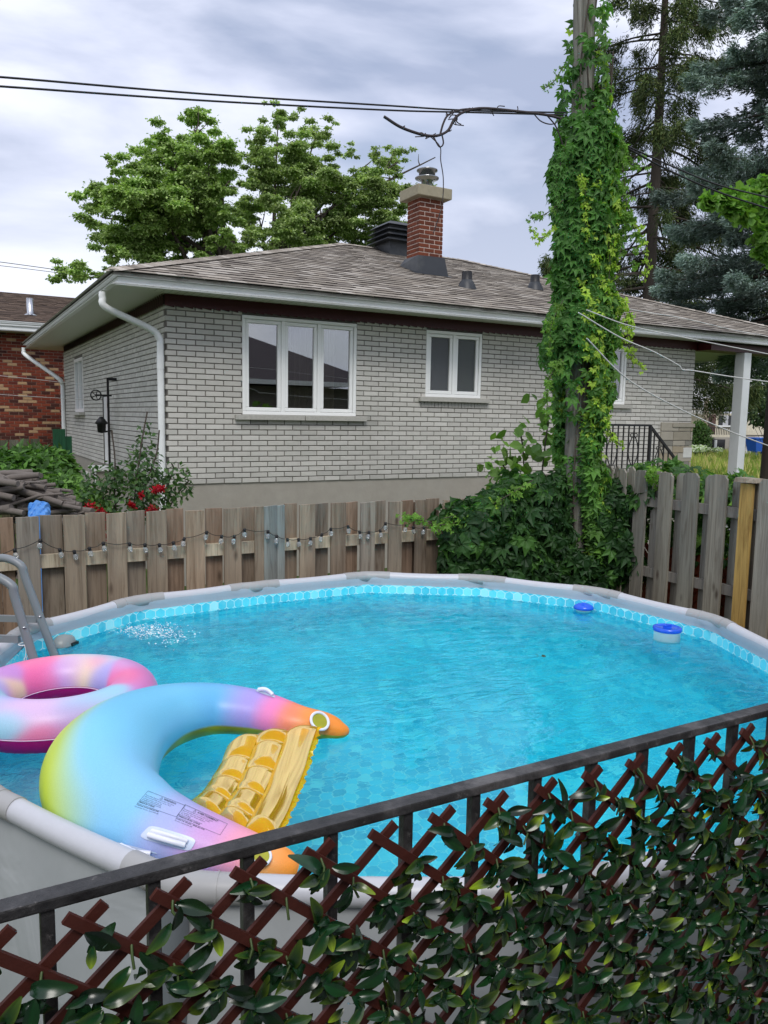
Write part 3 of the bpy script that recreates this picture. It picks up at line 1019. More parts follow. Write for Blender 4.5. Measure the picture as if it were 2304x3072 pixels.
# collar of blue-grey vinyl hanging from the rail to the printed liner
S_ = 12
cl = MB()
Ls = [(1.193, .060), (1.17, .074), (1.145, .072), (1.122, .078)]
rr_ = []
for z, o in Ls:
    r_ = ring_at(o, z, S_)
    for k, p in enumerate(r_):
        ph = k % S_
        near = min(ph, S_ - ph) / S_
        w = max(0, 1 - near * 4)
        cdir = PC - p[:2]; cdir /= np.linalg.norm(cdir)
        amp = 0 if z > 1.19 else .016 * w * math.sin(k * 2.7 + z * 40) + .003 * math.sin(k * .9)
        p[:2] += cdir * amp
    rr_ += r_
n = NJ * S_
cl.add(rr_, [(i * n + k, i * n + (k + 1) % n, (i + 1) * n + (k + 1) % n, (i + 1) * n + k) for i in range(len(Ls) - 1) for k in range(n)], smooth=True)
cl.build('collar', M_COLL, pool)

# printed hexagon liner
t = NT('mosaic_liner')
uv = t.new('ShaderNodeUVMap', uv_map='UVMap').outputs[0]
SC = .066
s_ = 1 / SC
wob = t.vmath('MULTIPLY', t.vmath('SUBTRACT', t.new('ShaderNodeTexNoise', {'Vector': uv, 'Scale': 9.0, 'Detail': 2}).outputs['Color'], (.5, .5, .5)), (.014, .014, 0))
p_ = t.vmath('MULTIPLY', t.vmath('ADD', uv, wob), (s_, s_, 0))
p_ = t.vmath('ADD', p_, (500, 500 * 1.7320508, 0))
rv = (1.0, 1.7320508, 1.0); hv = (.5, .8660254, .5)
am = t.vmath('SUBTRACT', t.vmath('MODULO', p_, rv), (.5, .8660254, 0))
bm_ = t.vmath('SUBTRACT', t.vmath('MODULO', t.vmath('SUBTRACT', p_, (.5, .8660254, 0)), rv), (.5, .8660254, 0))
la, lb = t.vmath('LENGTH', am), t.vmath('LENGTH', bm_)
sel = t.math('LESS_THAN', la, lb)
gv = t.mix(sel, bm_, am)
ab = t.vmath('ABSOLUTE', gv)
d1 = t.vmath('DOT_PRODUCT', ab, (.5, .8660254, 0))
dx = t.new('ShaderNodeSeparateXYZ', {0: ab}).outputs[0]
edge = t.math('SUBTRACT', .5, t.math('MAXIMUM', d1, dx))
cid = t.vmath('SUBTRACT', p_, gv)
cid = t.vmath('SNAP', t.vmath('ADD', cid, (.1, .1, .1)), (.25, .25, .25))
wn_ = t.new('ShaderNodeTexWhiteNoise', {'Vector': cid}).outputs['Value']
tile = t.ramp(wn_, [(0, (.04, .54, .72)), (.3, (.05, .63, .82)), (.55, (.08, .74, .92)), (.8, (.16, .83, .97)), (1, (.45, .93, .98))])
cloud = t.noise(uv, 14, 4, .6)
tile = t.mix(t.ramp(cloud, [(.35, (0, 0, 0)), (.75, (.45, .45, .45))]), tile, (.30, .84, .92))
grout = t.new('ShaderNodeMapRange', {0: edge, 1: .02, 2: .06, 3: .8, 4: 0.0}).outputs[0]
colr = t.mix(grout, tile, (.62, .93, .96))
t.set(base=colr, rough=.6, spec=.1)
M_LINER = t.m
ln_ = MB()
LZ = [1.124, 1.0, .75, .5, .3, .2]
LO = [.08, .085, .09, .09, .12, .22]
rr_ = []; uvs = {}
n = NJ * 6
for z, o in zip(LZ, LO):
    rr_ += ring_at(o, z, 6)
ln_.add(rr_, [(i * n + k, i * n + (k + 1) % n, (i + 1) * n + (k + 1) % n, (i + 1) * n + k) for i in range(len(LZ) - 1) for k in range(n)], smooth=True)


def wall_uv(v):
    return [math.atan2(v[1] - PC[1], v[0] - PC[0]) * 2.05, v[2]]


lw_ = ln_.build('liner', M_LINER, pool)
me = lw_.data
ul = me.uv_layers.new(name='UVMap'); arr = []
for pf in me.polygons:
    us = [wall_uv(me.vertices[i].co) for i in pf.vertices]
    mx_ = max(u[0] for u in us)
    for u in us:
        if mx_ - u[0] > 3: u[0] += 2 * PI * 2.05
        arr += u
ul.data.foreach_set('uv', arr)
fl_ = MB()
fr_ = ring_at(.20, .205, 6)
fl_.add([(PC[0], PC[1], .2)] + fr_, [(0, k + 1, (k + 1) % n + 1) for k in range(n)])
fl_.build('liner_floor', M_LINER, pool, uv=lambda v: (v[0], v[1]))

# water
t = NT('pool_water')
v = t.coord('Object')
a1 = t.noise(t.new('ShaderNodeMapping', {'Vector': v, 'Rotation': (0, 0, .6), 'Scale': (1, 2.1, 1)}).outputs[0], 5.5, 3, .55, .7)
a2 = t.noise(v, 19, 3, .55, .5)
a3 = t.noise(v, 1.7, 2, .5, .3)
hgt = t.math('ADD', t.math('ADD', t.math('MULTIPLY', a1, .55), t.math('MULTIPLY', a2, .14)), t.math('MULTIPLY', a3, .9))
dd_ = t.vmath('LENGTH', t.vmath('MULTIPLY', t.vmath('SUBTRACT', v, (.95, 2.05, ZW)), (.75, 1, 1)))
calm = t.new('ShaderNodeMapRange', {0: dd_, 1: .35, 2: 1.25, 3: .16, 4: 1.0}).outputs[0]
patch = t.new('ShaderNodeMapRange', {0: t.noise(v, .9, 2, .5), 1: .35, 2: .65, 3: .45, 4: 1.25}).outputs[0]
hgt = t.math('MULTIPLY', hgt, t.math('MULTIPLY', calm, patch))
b_ = t.new('ShaderNodeBump', {'Height': hgt, 'Strength': .6, 'Distance': .028}).outputs[0]
# refracted daylight is tinted by the depth of water
rf_ = t.new('ShaderNodeBsdfRefraction', {'Color': (.42, .96, 1.0), 'IOR': 1.33, 'Roughness': 0.0, 'Normal': b_})
gs = t.new('ShaderNodeBsdfGlossy', {'Color': (1, 1, 1), 'Roughness': .03, 'Normal': b_})
mx = t.new('ShaderNodeMixShader', {0: t.new('ShaderNodeFresnel', {'IOR': 1.33, 'Normal': b_}).outputs[0]})
t.l.new(rf_.outputs[0], mx.inputs[1]); t.l.new(gs.outputs[0], mx.inputs[2]); t.l.new(mx.outputs[0], t.out.inputs[0])
M_WATER = t.m
wr = ring_at(.078, ZW, 6)
wt = MB().add([(PC[0], PC[1], ZW)] + wr, [(0, (k + 1) % n + 1, k + 1) for k in range(n)]).build('water', M_WATER)
tag(wt, kind='structure')

# inlet fittings on the liner (parts of the pool)
M_GREYP = simple('grey_plastic', (.25, .28, .28), .35, .1, 10)
p = at_z(188, 1902, 1.12)
ci = PC - p[:2]; ci /= np.linalg.norm(ci); tg = np.array([-ci[1], ci[0]])
sk = MB()
for k in range(9):
    pass
base = np.array([*p[:2], 1.07])
vs = []
for i in range(13):
    a = PI * i / 12
    for rr2, dd, zz in ((.088, -.02, 0), (.075, .035, .012), (.05, .06, .006), (.0, .065, -.01)):
        vs.append(base + np.array([*(tg * math.cos(a) * rr2 + ci * dd), math.sin(a) * rr2 * .85 + zz - .03]))
sk.add(vs, [(i * 4 + k, (i + 1) * 4 + k, (i + 1) * 4 + k + 1, i * 4 + k + 1) for i in range(12) for k in range(3)], smooth=True)
inl = sk.build('inlet', M_GREYP, pool)
MB().obox(base + np.array([*(ci * .06 + tg * .02), -.01]), np.array([*(tg * .03), 0]), np.array([*(ci * .012), 0]), (0, 0, .012)).build('inlet_slot', M_BLACK, inl)
p = at_z(320, 1881, 1.05)
MB().lathe([(0, .02), (.03, .015), (.035, 0), (.03, -.02)], (p[0], p[1], 1.0), 14).build('return_jet', M_GREYP, pool)

# bubbles where the jet enters
FV, FF, FC = [], [], []
ico = bmesh.new(); bmesh.ops.create_icosphere(ico, subdivisions=1, radius=1)
iv = np.array([v_.co for v_ in ico.verts]); ico.verts.index_update(); if_ = np.array([[v_.index for v_ in f.verts] for f in ico.faces]); ico.free()
pos, scs = [], []
for k in range(620):
    u = NR.beta(2.2, 2.2)
    cx, cy = 330 + 250 * u, 1885 + 28 * (u - .2)
    px, py = cx + NR.normal() * 22, cy + NR.normal() * (7 + 13 * u)
    q = at_z(px, py, ZW)
    if np.linalg.norm(q[:2] - PC) > 2.0: continue
    pos.append(q); scs.append(NR.uniform(.0015, .0048) * (1 if NR.random() < .93 else 1.9))
pos = np.array(pos)
V, F, C = scatter(iv * [1, 1, .6], if_, pos, np.repeat(np.eye(3)[None], len(pos), 0), np.array(scs), np.ones((len(pos), 3)) * .9)
M_FOAM = simple('foam', (.85, .93, .95), .4, .02, 5)
fo = npmesh('foam_bubbles', V, F, M_FOAM, None, None, True)
tag(fo, 'small white bubbles on the water below the return jet', 'bubbles', kind='stuff')

# ladder at the left rim
LT = np.array([.6086, .7935, 0]); LN = np.array([.7935, -.6086, 0])
PJ = np.array([.31, 4.79, 0])
M_LAD = simple('grey_ladder_tube', (.20, .22, .235), .35, .06, 10, spec=.5)
lad = thing('pool_ladder', 'grey tubular ladder hooked over the left rim of the pool', 'ladder', (.2, 4.4, 0))


def on_plane(px, py, s):
    d = ray(px, py); P = PJ + s * LT
    return EYE + d * (((P - EYE) @ LT) / (d @ LT))


for s, A, B, C_ in ((0, (10, 1674), (62, 1696), (164, 1969)), (-.45, (-25, 1727), (34, 1756), (101, 1979))):
    a, b, c = on_plane(*A, s), on_plane(*B, s), on_plane(*C_, s)
    f = b + (c - b) * 2.9
    f[2] = max(f[2], .25)
    o = a - LN * .10 + np.array([0, 0, -.04]); o2 = a - LN * .17 + np.array([0, 0, -.2]); o3 = a - LN * .42; o3 = np.array([o3[0], o3[1], 0.02])
    pts = [o2, o, a, b, b + (c - b) * .18, c]
    r_ = MB().tube([o3] + spline(pts, 6) + [f], .0225, 14)
    r_.build('side_rail', M_LAD, lad)
    MB().lathe([(.0, .006), (.009, .004), (.009, 0)], b + (c - b) * .55 + np.array([0.0, -.024, 0]), 10).build('bolt', M_STEEL, lad)
M_LBL = None
for zt in (1.30, 1.42):
    pass
# platform treads with white safety labels, low outside steps
t = NT('printed_label')
v = t.coord('Object')
sp = t.new('ShaderNodeSeparateXYZ', {0: v}).outputs[2]
M_LABW = simple('white_sticker', (.72, .72, .70), .5, .05, 60)
for (pxa, pya, pxb, pyb) in ((-60, 1853, 112, 1858), (-60, 1914, 58, 1917)):
    s_here = 0 if pya < 1900 else -.45
    A, B = on_plane(pxa, pya, s_here), on_plane(pxb, pyb, s_here)
    tr_ = MB().bar(A, B, .022, .036).build('tread', M_LAD, lad)
    dd = (B - A) / np.linalg.norm(B - A)
    lab = MB()
    nn_ = unit(np.array([0, 0, H]) - (A + B) / 2); off = nn_ * .0125
    off[2] = 0; off = unit(off) * .0125
    lab.add([A + off + [0, 0, -.013], B - dd * .03 + off + [0, 0, -.013], B - dd * .03 + off + [0, 0, .013], A + off + [0, 0, .013]], [(0, 1, 2, 3)])
    lab.build('sticker', M_LABW, tr_)
    tx = MB()
    Lg = np.linalg.norm(B - A)
    for row in range(3):
        u = .01
        while u < Lg - .04:
            w = R.uniform(.006, .02)
            q = A + dd * u + off * 1.02 + np.array([0, 0, .007 - row * .007])
            tx.add([q, q + dd * w, q + dd * w + [0, 0, .0028], q + [0, 0, .0028]], [(0, 1, 2, 3)]); u += w + .004
    tx.build('fine_print', simple('grey_ink', (.12, .12, .12), .6, .05, 5), tr_)
# thin white string knotted on the front rail
s0 = on_plane(72, 1932, -.45)
sg = MB().tube([s0 + np.array([.026 * math.cos(a * PI / 5), .026 * math.sin(a * PI / 5), 0]) for a in range(10)], .003, 5, closed=True)
sg.tube([s0 + np.array([.0, -.027, 0]) + np.array([.006 * math.sin(k * .9), 0, -.018 * k]) for k in range(9)], .0022, 5)
sg.tube([s0 + np.array([.015, -.024, 0]) + np.array([.01 * math.sin(k * 1.1), 0, -.018 * k]) for k in range(9)], .0022, 5)
tag(sg.build('string', M_WHITE), 'thin white string tied round the front tube of the pool ladder', 'string')

# floating chlorine dispensers
M_BLUE = simple('blue_plastic', (.01, .10, .72), .2, .05, 5, spec=.6)
M_WP = simple('white_plastic', (.78, .80, .80), .35, .03, 5)
c = at_z(2000, 1918, ZW)
d_ = thing('chlorine_dispenser', 'white tub shaped chlorine dispenser with flat blue lid, near the right rim', 'dispenser', c, 'chlorine dispensers floating in the pool')
rr2 = .083
MB().lathe([(0, -.05), (rr2 * .5, -.05), (rr2 * .5, -.03), (rr2 * .96, -.03), (rr2 * .97, .062), (rr2, .065)], c, 36).build('tub', M_WP, d_)
li = MB().lathe([(rr2 * 1.05, .058), (rr2 * 1.07, .066), (rr2 * 1.05, .08), (rr2 * .9, .084), (rr2 * .85, .079), (rr2 * .3, .082), (0, .083)], c, 36)
li.bevbox((c[0] - .03, c[1] - .009, c[2] + .078), (c[0] + .03, c[1] + .009, c[2] + .096), .004)
li.build('lid', M_BLUE, d_)
c = at_z(1758, 1828, ZW); c[:2] += unit(PC - c[:2]) * .04
d_ = thing('chlorine_dispenser', 'smaller clear chlorine dispenser with domed blue top, close to the far rim', 'dispenser', c, 'chlorine dispensers floating in the pool')
M_CLEARP = simple('cloudy_plastic', (.55, .75, .78), .2, .05, 5)
MB().lathe([(0, -.07), (.04, -.07), (.05, -.03), (.056, .012)], c, 28).build('basket', M_CLEARP, d_)
MB().lathe([(.060, .01), (.07, .012), (.073, .022), (.062, .036), (.04, .048), (.015, .053), (.012, .056), (0, .056)], c, 32).build('lid', M_BLUE, d_)
# a few fallen leaf scraps on the water
q = at_z(1620, 1970, ZW + .004)
dl = MB()
for k in range(4):
    a = k * 1.7; b0 = q + np.array([.008 * math.cos(a), .012 * math.sin(a), .002 * k])
    dl.add([b0, b0 + [.018 * math.cos(a + .5), .018 * math.sin(a + .5), .006], b0 + [.03 * math.cos(a), .03 * math.sin(a), .003], b0 + [.018 * math.cos(a - .6), .018 * math.sin(a - .6), .0]], [(0, 1, 2, 3)])
tag(dl.build('fallen_leaf', simple('brown_green_leaf', (.05, .07, .02), .7, .3, 40)), 'crumpled brown green leaf floating on the open water', 'leaf')

# ------------------------------------------------------------------ inflatables
def rings_mesh(P, rad, n, flat=1.0, closed=False):
    P = [np.array(p, float) for p in P]; m = len(P); out = []
    for i in range(m):
        a = P[(i + 1) % m] if (closed or i < m - 1) else P[i]
        b = P[i - 1] if (closed or i > 0) else P[i]
        tn = unit(a - b); sx = unit(np.cross(tn, [0, 0, 1])); up = np.cross(sx, tn)
        out.append([P[i] + (sx * math.cos(2 * PI * k / n) + up * math.sin(2 * PI * k / n) * flat) * rad[i] for k in range(n)])
    return out


def lerp_stops(stops, x):
    for (a, ca), (b, cb) in zip(stops, stops[1:]):
        if x <= b:
            f = max(0, min(1, (x - a) / (b - a))); f = f * f * (3 - 2 * f)
            return np.array(ca) * (1 - f) + np.array(cb) * f
    return np.array(stops[-1][1])


t = NT('printed_pvc')
c = t.new('ShaderNodeVertexColor', layer_name='Col').outputs[0]
g_ = t.noise(t.coord('Object'), 260, 2, .6)
t.set(base=t.mix(1, c, t.ramp(g_, [(.3, (.94, .94, .94)), (.7, (1.05, 1.05, 1.05))]), 'MULTIPLY'), rough=.38, spec=.4)
M_PVC = t.m

# tie-dye swim ring
rc = np.array([.412, 3.672, 1.13]); RR, Rr = .312, .113
ring = thing('swim_ring', 'tie-dye pink, lilac and blue swim ring with magenta underside', 'swim ring', (rc[0], rc[1], ZW), 'inflatables floating in the pool')
nu, nv = 220, 64
U = np.arange(nu) * 2 * PI / nu; Vv = np.arange(nv) * 2 * PI / nv
PAL = [(0, hexc('e9609f')), (.22, hexc('c583c9')), (.38, hexc('a9a5e2')), (.5, hexc('9ccfe6')), (.62, hexc('d8c9e0')), (.72, hexc('f0dfae')), (.86, hexc('ef7aa8')), (1, hexc('e9609f'))]
RC = [hexc(q) for q in ('ea6aa6', 'e583b8', 'c58ad0', 'a9a5e2', 'b6b0e8', '9ccfe6', 'd9b7df', 'f3dfb4', 'ef7aa8', 'c9a0dd')]
blobs = [(NR.uniform(0, 2 * PI), NR.uniform(0, 2 * PI), np.array(RC[k_ % 10]), NR.uniform(.3, .6)) for k_ in range(60)]
V, C = [], []
for u in U:
    for w in Vv:
        wr_ = 1.0
        if math.cos(w) > .1:
            wr_ += .012 * math.sin(u * 58 + 2 * math.sin(3 * u)) * max(0, -math.sin(w) + .25) * math.cos(w)
        r = Rr * wr_
        V.append((rc[0] + (RR + r * math.cos(w)) * math.cos(u), rc[1] + (RR + r * math.cos(w)) * math.sin(u), rc[2] + r * 1.02 * math.sin(w)))
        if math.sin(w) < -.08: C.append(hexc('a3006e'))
        else:
            tot, acc = 1e-6, np.zeros(3)
            for bu, bw, bc, bs in blobs:
                du = math.atan2(math.sin(u - bu), math.cos(u - bu)) * 2.7; dw_ = math.atan2(math.sin(w - bw), math.cos(w - bw))
                k = math.exp(-(du * du + dw_ * dw_) / (bs * bs * 1.6)) + 1e-5; tot += k; acc = acc + k * bc
            C.append(tuple(acc / tot))
F = [(i * nv + k, ((i + 1) % nu) * nv + k, ((i + 1) % nu) * nv + (k + 1) % nv, i * nv + (k + 1) % nv) for i in range(nu) for k in range(nv)]
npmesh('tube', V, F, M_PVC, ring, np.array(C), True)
sm = MB()
for rad_, zz in ((RR + Rr * .998, -.08), (RR - Rr * .998, -.08)):
    sm.tube([(rc[0] + rad_ * math.cos(u), rc[1] + rad_ * math.sin(u), rc[2] + Rr * zz) for u in U[::3]], .0022, 5, closed=True)
sm.build('seam', simple('pale_pink_seam', (.8, .55, .72), .5, .05, 8), ring)

# big horseshoe lounge float
HS = [(748, 1577, 6, .02), (735, 1577, 20, .04), (700, 1567, 31, .07), (640, 1561, 42, .10), (550, 1539, 52, .125), (450, 1531, 60, .145), (350, 1549, 74, .165), (268, 1592, 92, .18), (222, 1652, 108, .19), (226, 1718, 106, .19), (292, 1768, 92, .17), (370, 1800, 76, .15), (460, 1828, 62, .125), (555, 1855, 47, .10), (612, 1870, 36, .075), (638, 1880, 22, .05)]
pts = []; rads = []
for x, y, rp, zr in HS:
    zc = ZW + zr * .62
    p = at_z(x / .72, y / .72, zc); D = np.linalg.norm(p - EYE)
    pts.append([*p, rp / .72 * D / F_PX])
sp_ = np.array(spline(pts, 9))
hf = thing('lounge_float', 'large horseshoe lounge float fading from lime through blue to pink and orange', 'pool float', (sp_[70][0], sp_[70][1], ZW), 'inflatables floating in the pool')
nk = 56
rg = rings_mesh(sp_[:, :3], sp_[:, 3], nk, .86)
m = len(rg)
arc = np.concatenate([[0], np.cumsum(np.linalg.norm(np.diff(sp_[:, :3], axis=0), axis=1))]); arc /= arc[-1]
GR = [(0, 'f4902c'), (2.7, 'f79a4c'), (3.15, 'f48a6c'), (3.5, 'ee84bc'), (4.1, 'a99ae0'), (4.9, '68b6e6'), (6, '74c6ec'), (8, '7ccdf2'), (10.4, '84c6ee'), (11.2, 'a9b4e6'), (12.0, 'd0a0d8'), (12.7, 'f3a0b8'), (13.3, 'f9aa62'), (15, 'f7932a')]
GR = [(arc[min(len(arc) - 1, int(9 * q))], hexc(h)) for q, h in GR]
OLIVE = np.array(hexc('b3ad12'))
V, C = [], []
mid = np.array([.9, 2.5])
LIME = np.array(hexc('c3d82f'))
lobe = arc[70]
for i in range(m):
    for k in range(nk):
        p = rg[i][k]
        a = 2 * PI * k / nk
        # puckers by the outer seam
        V.append(p)
        up_ = math.sin(a)
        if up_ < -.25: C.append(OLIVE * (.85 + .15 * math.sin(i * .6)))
        else:
            c = lerp_stops(GR, arc[i])
            outer = np.linalg.norm(p[:2] - mid) - np.linalg.norm(sp_[i, :2] - mid)
            f = max(0, outer / max(sp_[i, 3], 1e-3) + .12) * max(0, 1 - (abs(arc[i] - lobe) / .25) ** 2)
            f = min(1, max(0, (f - .24) / .62)); f = f * f * (3 - 2 * f)
            c = c * (1 - f) + LIME * f
            C.append(c)
F = [(i * nk + k, i * nk + (k + 1) % nk, (i + 1) * nk + (k + 1) % nk, (i + 1) * nk + k) for i in range(m - 1) for k in range(nk)]
V = np.array(V)
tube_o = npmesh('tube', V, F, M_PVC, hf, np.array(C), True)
tube_bvh = BVHTree.FromPolygons([tuple(v_) for v_ in V], F)
# crinkled seam lip on the outside of the back
se = MB()
side_k = 0 if np.linalg.norm(rg[m // 2][0][:2] - mid) > np.linalg.norm(rg[m // 2][nk // 2][:2] - mid) else nk // 2
for kk, hh in ((side_k, -.05),):
    vs = []
    rng_ = range(0, m)
    for i in rng_:
        kq = (side_k - 5) % nk if side_k == 0 else side_k + 5
        p = rg[i][kq]; c0_ = sp_[i, :3]
        o_ = unit(p - c0_)
        w = .010 + .006 * math.sin(i * 2.1)
        vs += [p - o_ * .002, p + o_ * w + np.array([0, 0, .006 * math.sin(i * 1.7)])]
    se.add(vs, [(2 * i, 2 * i + 2, 2 * i + 3, 2 * i + 1) for i in range(len(vs) // 2 - 1)])
se.build('seam', simple('yellow_seam', (.75, .62, .03), .25, .1, 20), hf)


def tube_hit(px, py, off=.0008):
    d = Vector(ray(px, py)).normalized()
    loc, nr, _, _ = tube_bvh.ray_cast(Vector(EYE), d)
    if loc is None: return None
    if nr.dot(d) > 0: nr = -nr
    return np.array(loc + nr * off), np.array(nr)


def decal_pt(quad, u, v_, off):
    TL, TR, BR, BL = [np.array(q, float) for q in quad]
    p = (TL * (1 - u) + TR * u) * (1 - v_) + (BL * (1 - u) + BR * u) * v_
    h_ = tube_hit(p[0], p[1], off)
    return h_[0] if h_ else None


M_INK = simple('black_ink', (.03, .05, .07), .5, .05, 5)


def warning_label(quad, lines, aspect):
    me_all_v, me_all_f = [], []
    for (txt, u0, v0, size, bold) in lines:
        cu = bpy.data.curves.new('txt', 'FONT'); cu.body = txt; cu.size = size; cu.resolution_u = 1
        if bold: cu.offset = .0016
        ob = bpy.data.objects.new('txt', cu)
        COL.objects.link(ob)
        bpy.context.view_layer.update()
        me = ob.to_mesh()
        mp_ = []
        for v_ in me.vertices:
            u = u0 + v_.co.x / aspect; w = v0 - v_.co.y
            q = decal_pt(quad, u, w, .0012)
            mp_.append(q)
        o0 = len(me_all_v); keep = {}
        for i, q in enumerate(mp_):
            if q is not None: keep[i] = len(me_all_v); me_all_v.append(q)
        for pf in me.polygons:
            if all(i in keep for i in pf.vertices): me_all_f.append(tuple(keep[i] for i in pf.vertices))
        ob.to_mesh_clear(); COL.objects.unlink(ob); bpy.data.objects.remove(ob); bpy.data.curves.remove(cu)
    mb = MB().add(me_all_v, me_all_f)
    # box outline
    for (ua, va, ub, vb) in ((0, 0, 1, 0), (1, 0, 1, .82), (1, .82, 0, .82), (0, .82, 0, 0), (.0, .62, .55, .62)):
        prev = None
        for k in range(13):
            u, w = ua + (ub - ua) * k / 12, va + (vb - va) * k / 12
            p = decal_pt(quad, u, w, .0012)
            if ua == ub: p2 = decal_pt(quad, u + .006, w, .0012)
            else: p2 = decal_pt(quad, u, w + .014, .0012)
            if p is None or p2 is None: prev = None; continue
            if prev is not None: mb.add([prev[0], p, p2, prev[1]], [(0, 1, 2, 3)])
            prev = (p, p2)
    return mb.build('warning_label', M_INK, hf)


q1 = [(444, 2373), (556, 2417), (531, 2447), (408, 2405)]
warning_label([(444, 2373), (556, 2417), (522, 2458), (405, 2418)], [
    ('\u26a0 WARNING:', .36, .16, .15, True), ('Never allow diving into this product. Never leave', .03, .27, .085, False),
    ('child unattended while device is in use. Check', .03, .37, .085, False), ('and inspect before each use. See', .03, .47, .085, False),
    ('packaging for additional warnings.', .03, .56, .085, False), ('MADE IN CHINA', .02, .75, .12, True), ('Customer Service 844-252-9983', .0, .92, .10, True),
    ('Imported by: Toronto, Canada M4S 2B8', .0, 1.04, .085, False)], 2.3)
warning_label([(555, 2414), (682, 2472), (655, 2512), (524, 2460)], [
    ('\u26a0 AVERTISSEMENT:', .22, .16, .15, True), ('Ne jamais plonger avec ce produit. Ne jamais', .03, .27, .085, False),
    ('laisser un enfant sans surveillance. Gonfler', .03, .37, .085, False), ('et examiner avant chaque utilisation', .03, .47, .085, False),
    ("voir l'emballage.", .03, .56, .085, False), ('FABRIQU\u00c9 EN CHINE', .02, .75, .12, True), ('Service \u00e0 la client\u00e8le : (844) 252-9983', .0, .92, .10, True),
    ('Toronto, Canada M4S 2B8', .0, 1.04, .085, False)], 2.3)

t = NT('clear_vinyl_patch')
t.set(base=(.62, .70, .86), rough=.22, spec=.6)
M_CLV = t.m


def handle(quad, n=14):
    mb = MB(); grid = {}
    for i in range(n + 1):
        for j in range(n + 1):
            u, w = i / n, j / n
            # rounded corners
            x, y = (u - .5) * 2, (w - .5) * 2
            e_ = max(abs(x), abs(y)); l = (abs(x) ** 5 + abs(y) ** 5) ** .2
            if l > 1e-6: x, y = x * e_ / l, y * e_ / l
            q = decal_pt(quad, .5 + x / 2, .5 + y / 2, .003)
            if q is not None: grid[(i, j)] = len(mb.v); mb.v.append(tuple(q))
    for i in range(n):
        for j in range(n):
            ks = [(i, j), (i + 1, j), (i + 1, j + 1), (i, j + 1)]
            if all(k in grid for k in ks): mb.f.append(tuple(grid[k] for k in ks)); mb.c.append(None); mb.sm.append(True)
    h_ = mb.build('handle', M_CLV, hf)
    g = MB()
    for v_ in (.36, .64):
        pts = []
        for k in range(15):
            u = .14 + .72 * k / 14
            q = decal_pt(quad, u, v_, .010 + .012 * math.sin(k / 14 * PI))
            if q is not None: pts.append(q)
        if len(pts) > 2: g.tube(pts, .0065 if v_ < .5 else .0085, 8)
    if g.v: g.build('grip', simple('white_grip', (.80, .82, .92), .3, .03, 5), h_)


handle([(452, 2474), (592, 2517), (570, 2556), (415, 2512)])
handle([(765, 2068), (823, 2088), (826, 2096), (768, 2076)], 6)
handle([(350, 2524), (470, 2556), (475, 2562), (352, 2531)], 6)


def cup_holder(cx, cy, w, h):
    hit = tube_hit(cx, cy)
    if hit is None: return
    c_, nn_ = hit
    rad = w * np.linalg.norm(c_ - EYE) / F_PX
    nn_ = unit(nn_ * .8 + np.array([0, 0, .2]))
    ax_ = unit(np.cross(nn_, [0, 1, .3])); ay_ = np.cross(nn_, ax_)
    cu_ = MB().tube([c_ + (ax_ * math.cos(a * PI / 16) + ay_ * math.sin(a * PI / 16)) * rad + nn_ * .011 for a in range(32)], rad * .16, 8, closed=True).build('cup_holder', simple('white_grip', (.8, .8, .8)), hf)
    MB().add([c_ + (ax_ * math.cos(a * PI / 16) + ay_ * math.sin(a * PI / 16)) * rad * .96 + nn_ * .010 for a in range(32)], [tuple(range(32))]).build('cup_bottom', simple('olive_pvc', (.36, .36, .02), .3, .25, 30), cu_)


cup_holder(956, 2167, 27, 12)
cup_holder(785, 2574, 24, 12)

# quilted amber seat between the arms
t = NT('amber_pvc')
tr = t.new('ShaderNodeBsdfTransparent', {'Color': (1.0, .70, .03)})
df = t.new('ShaderNodeBsdfDiffuse', {'Color': (.84, .47, .008)})
gl = t.new('ShaderNodeBsdfGlossy', {'Color': (1, .90, .50), 'Roughness': .10})
m1 = t.new('ShaderNodeMixShader', {0: .55}); t.l.new(tr.outputs[0], m1.inputs[1]); t.l.new(df.outputs[0], m1.inputs[2])
lf_ = t.math('ADD', t.math('MULTIPLY', t.new('ShaderNodeFresnel', {'IOR': 1.4}).outputs[0], .48), .02)
m2 = t.new('ShaderNodeMixShader', {0: lf_}); t.l.new(m1.outputs[0], m2.inputs[1]); t.l.new(gl.outputs[0], m2.inputs[2])
t.l.new(m2.outputs[0], t.out.inputs[0])
M_AMBER = t.m
SE = [[(498, 1606, 1.20), (560, 1585, 1.24), (622, 1578, 1.26), (686, 1570, 1.27)], [(408, 1742, 1.14), (470, 1768, 1.15), (530, 1792, 1.16), (594, 1812, 1.15)]]
cor = [[at_z(x / .72, y / .72, z) for x, y, z in row] for row in SE]
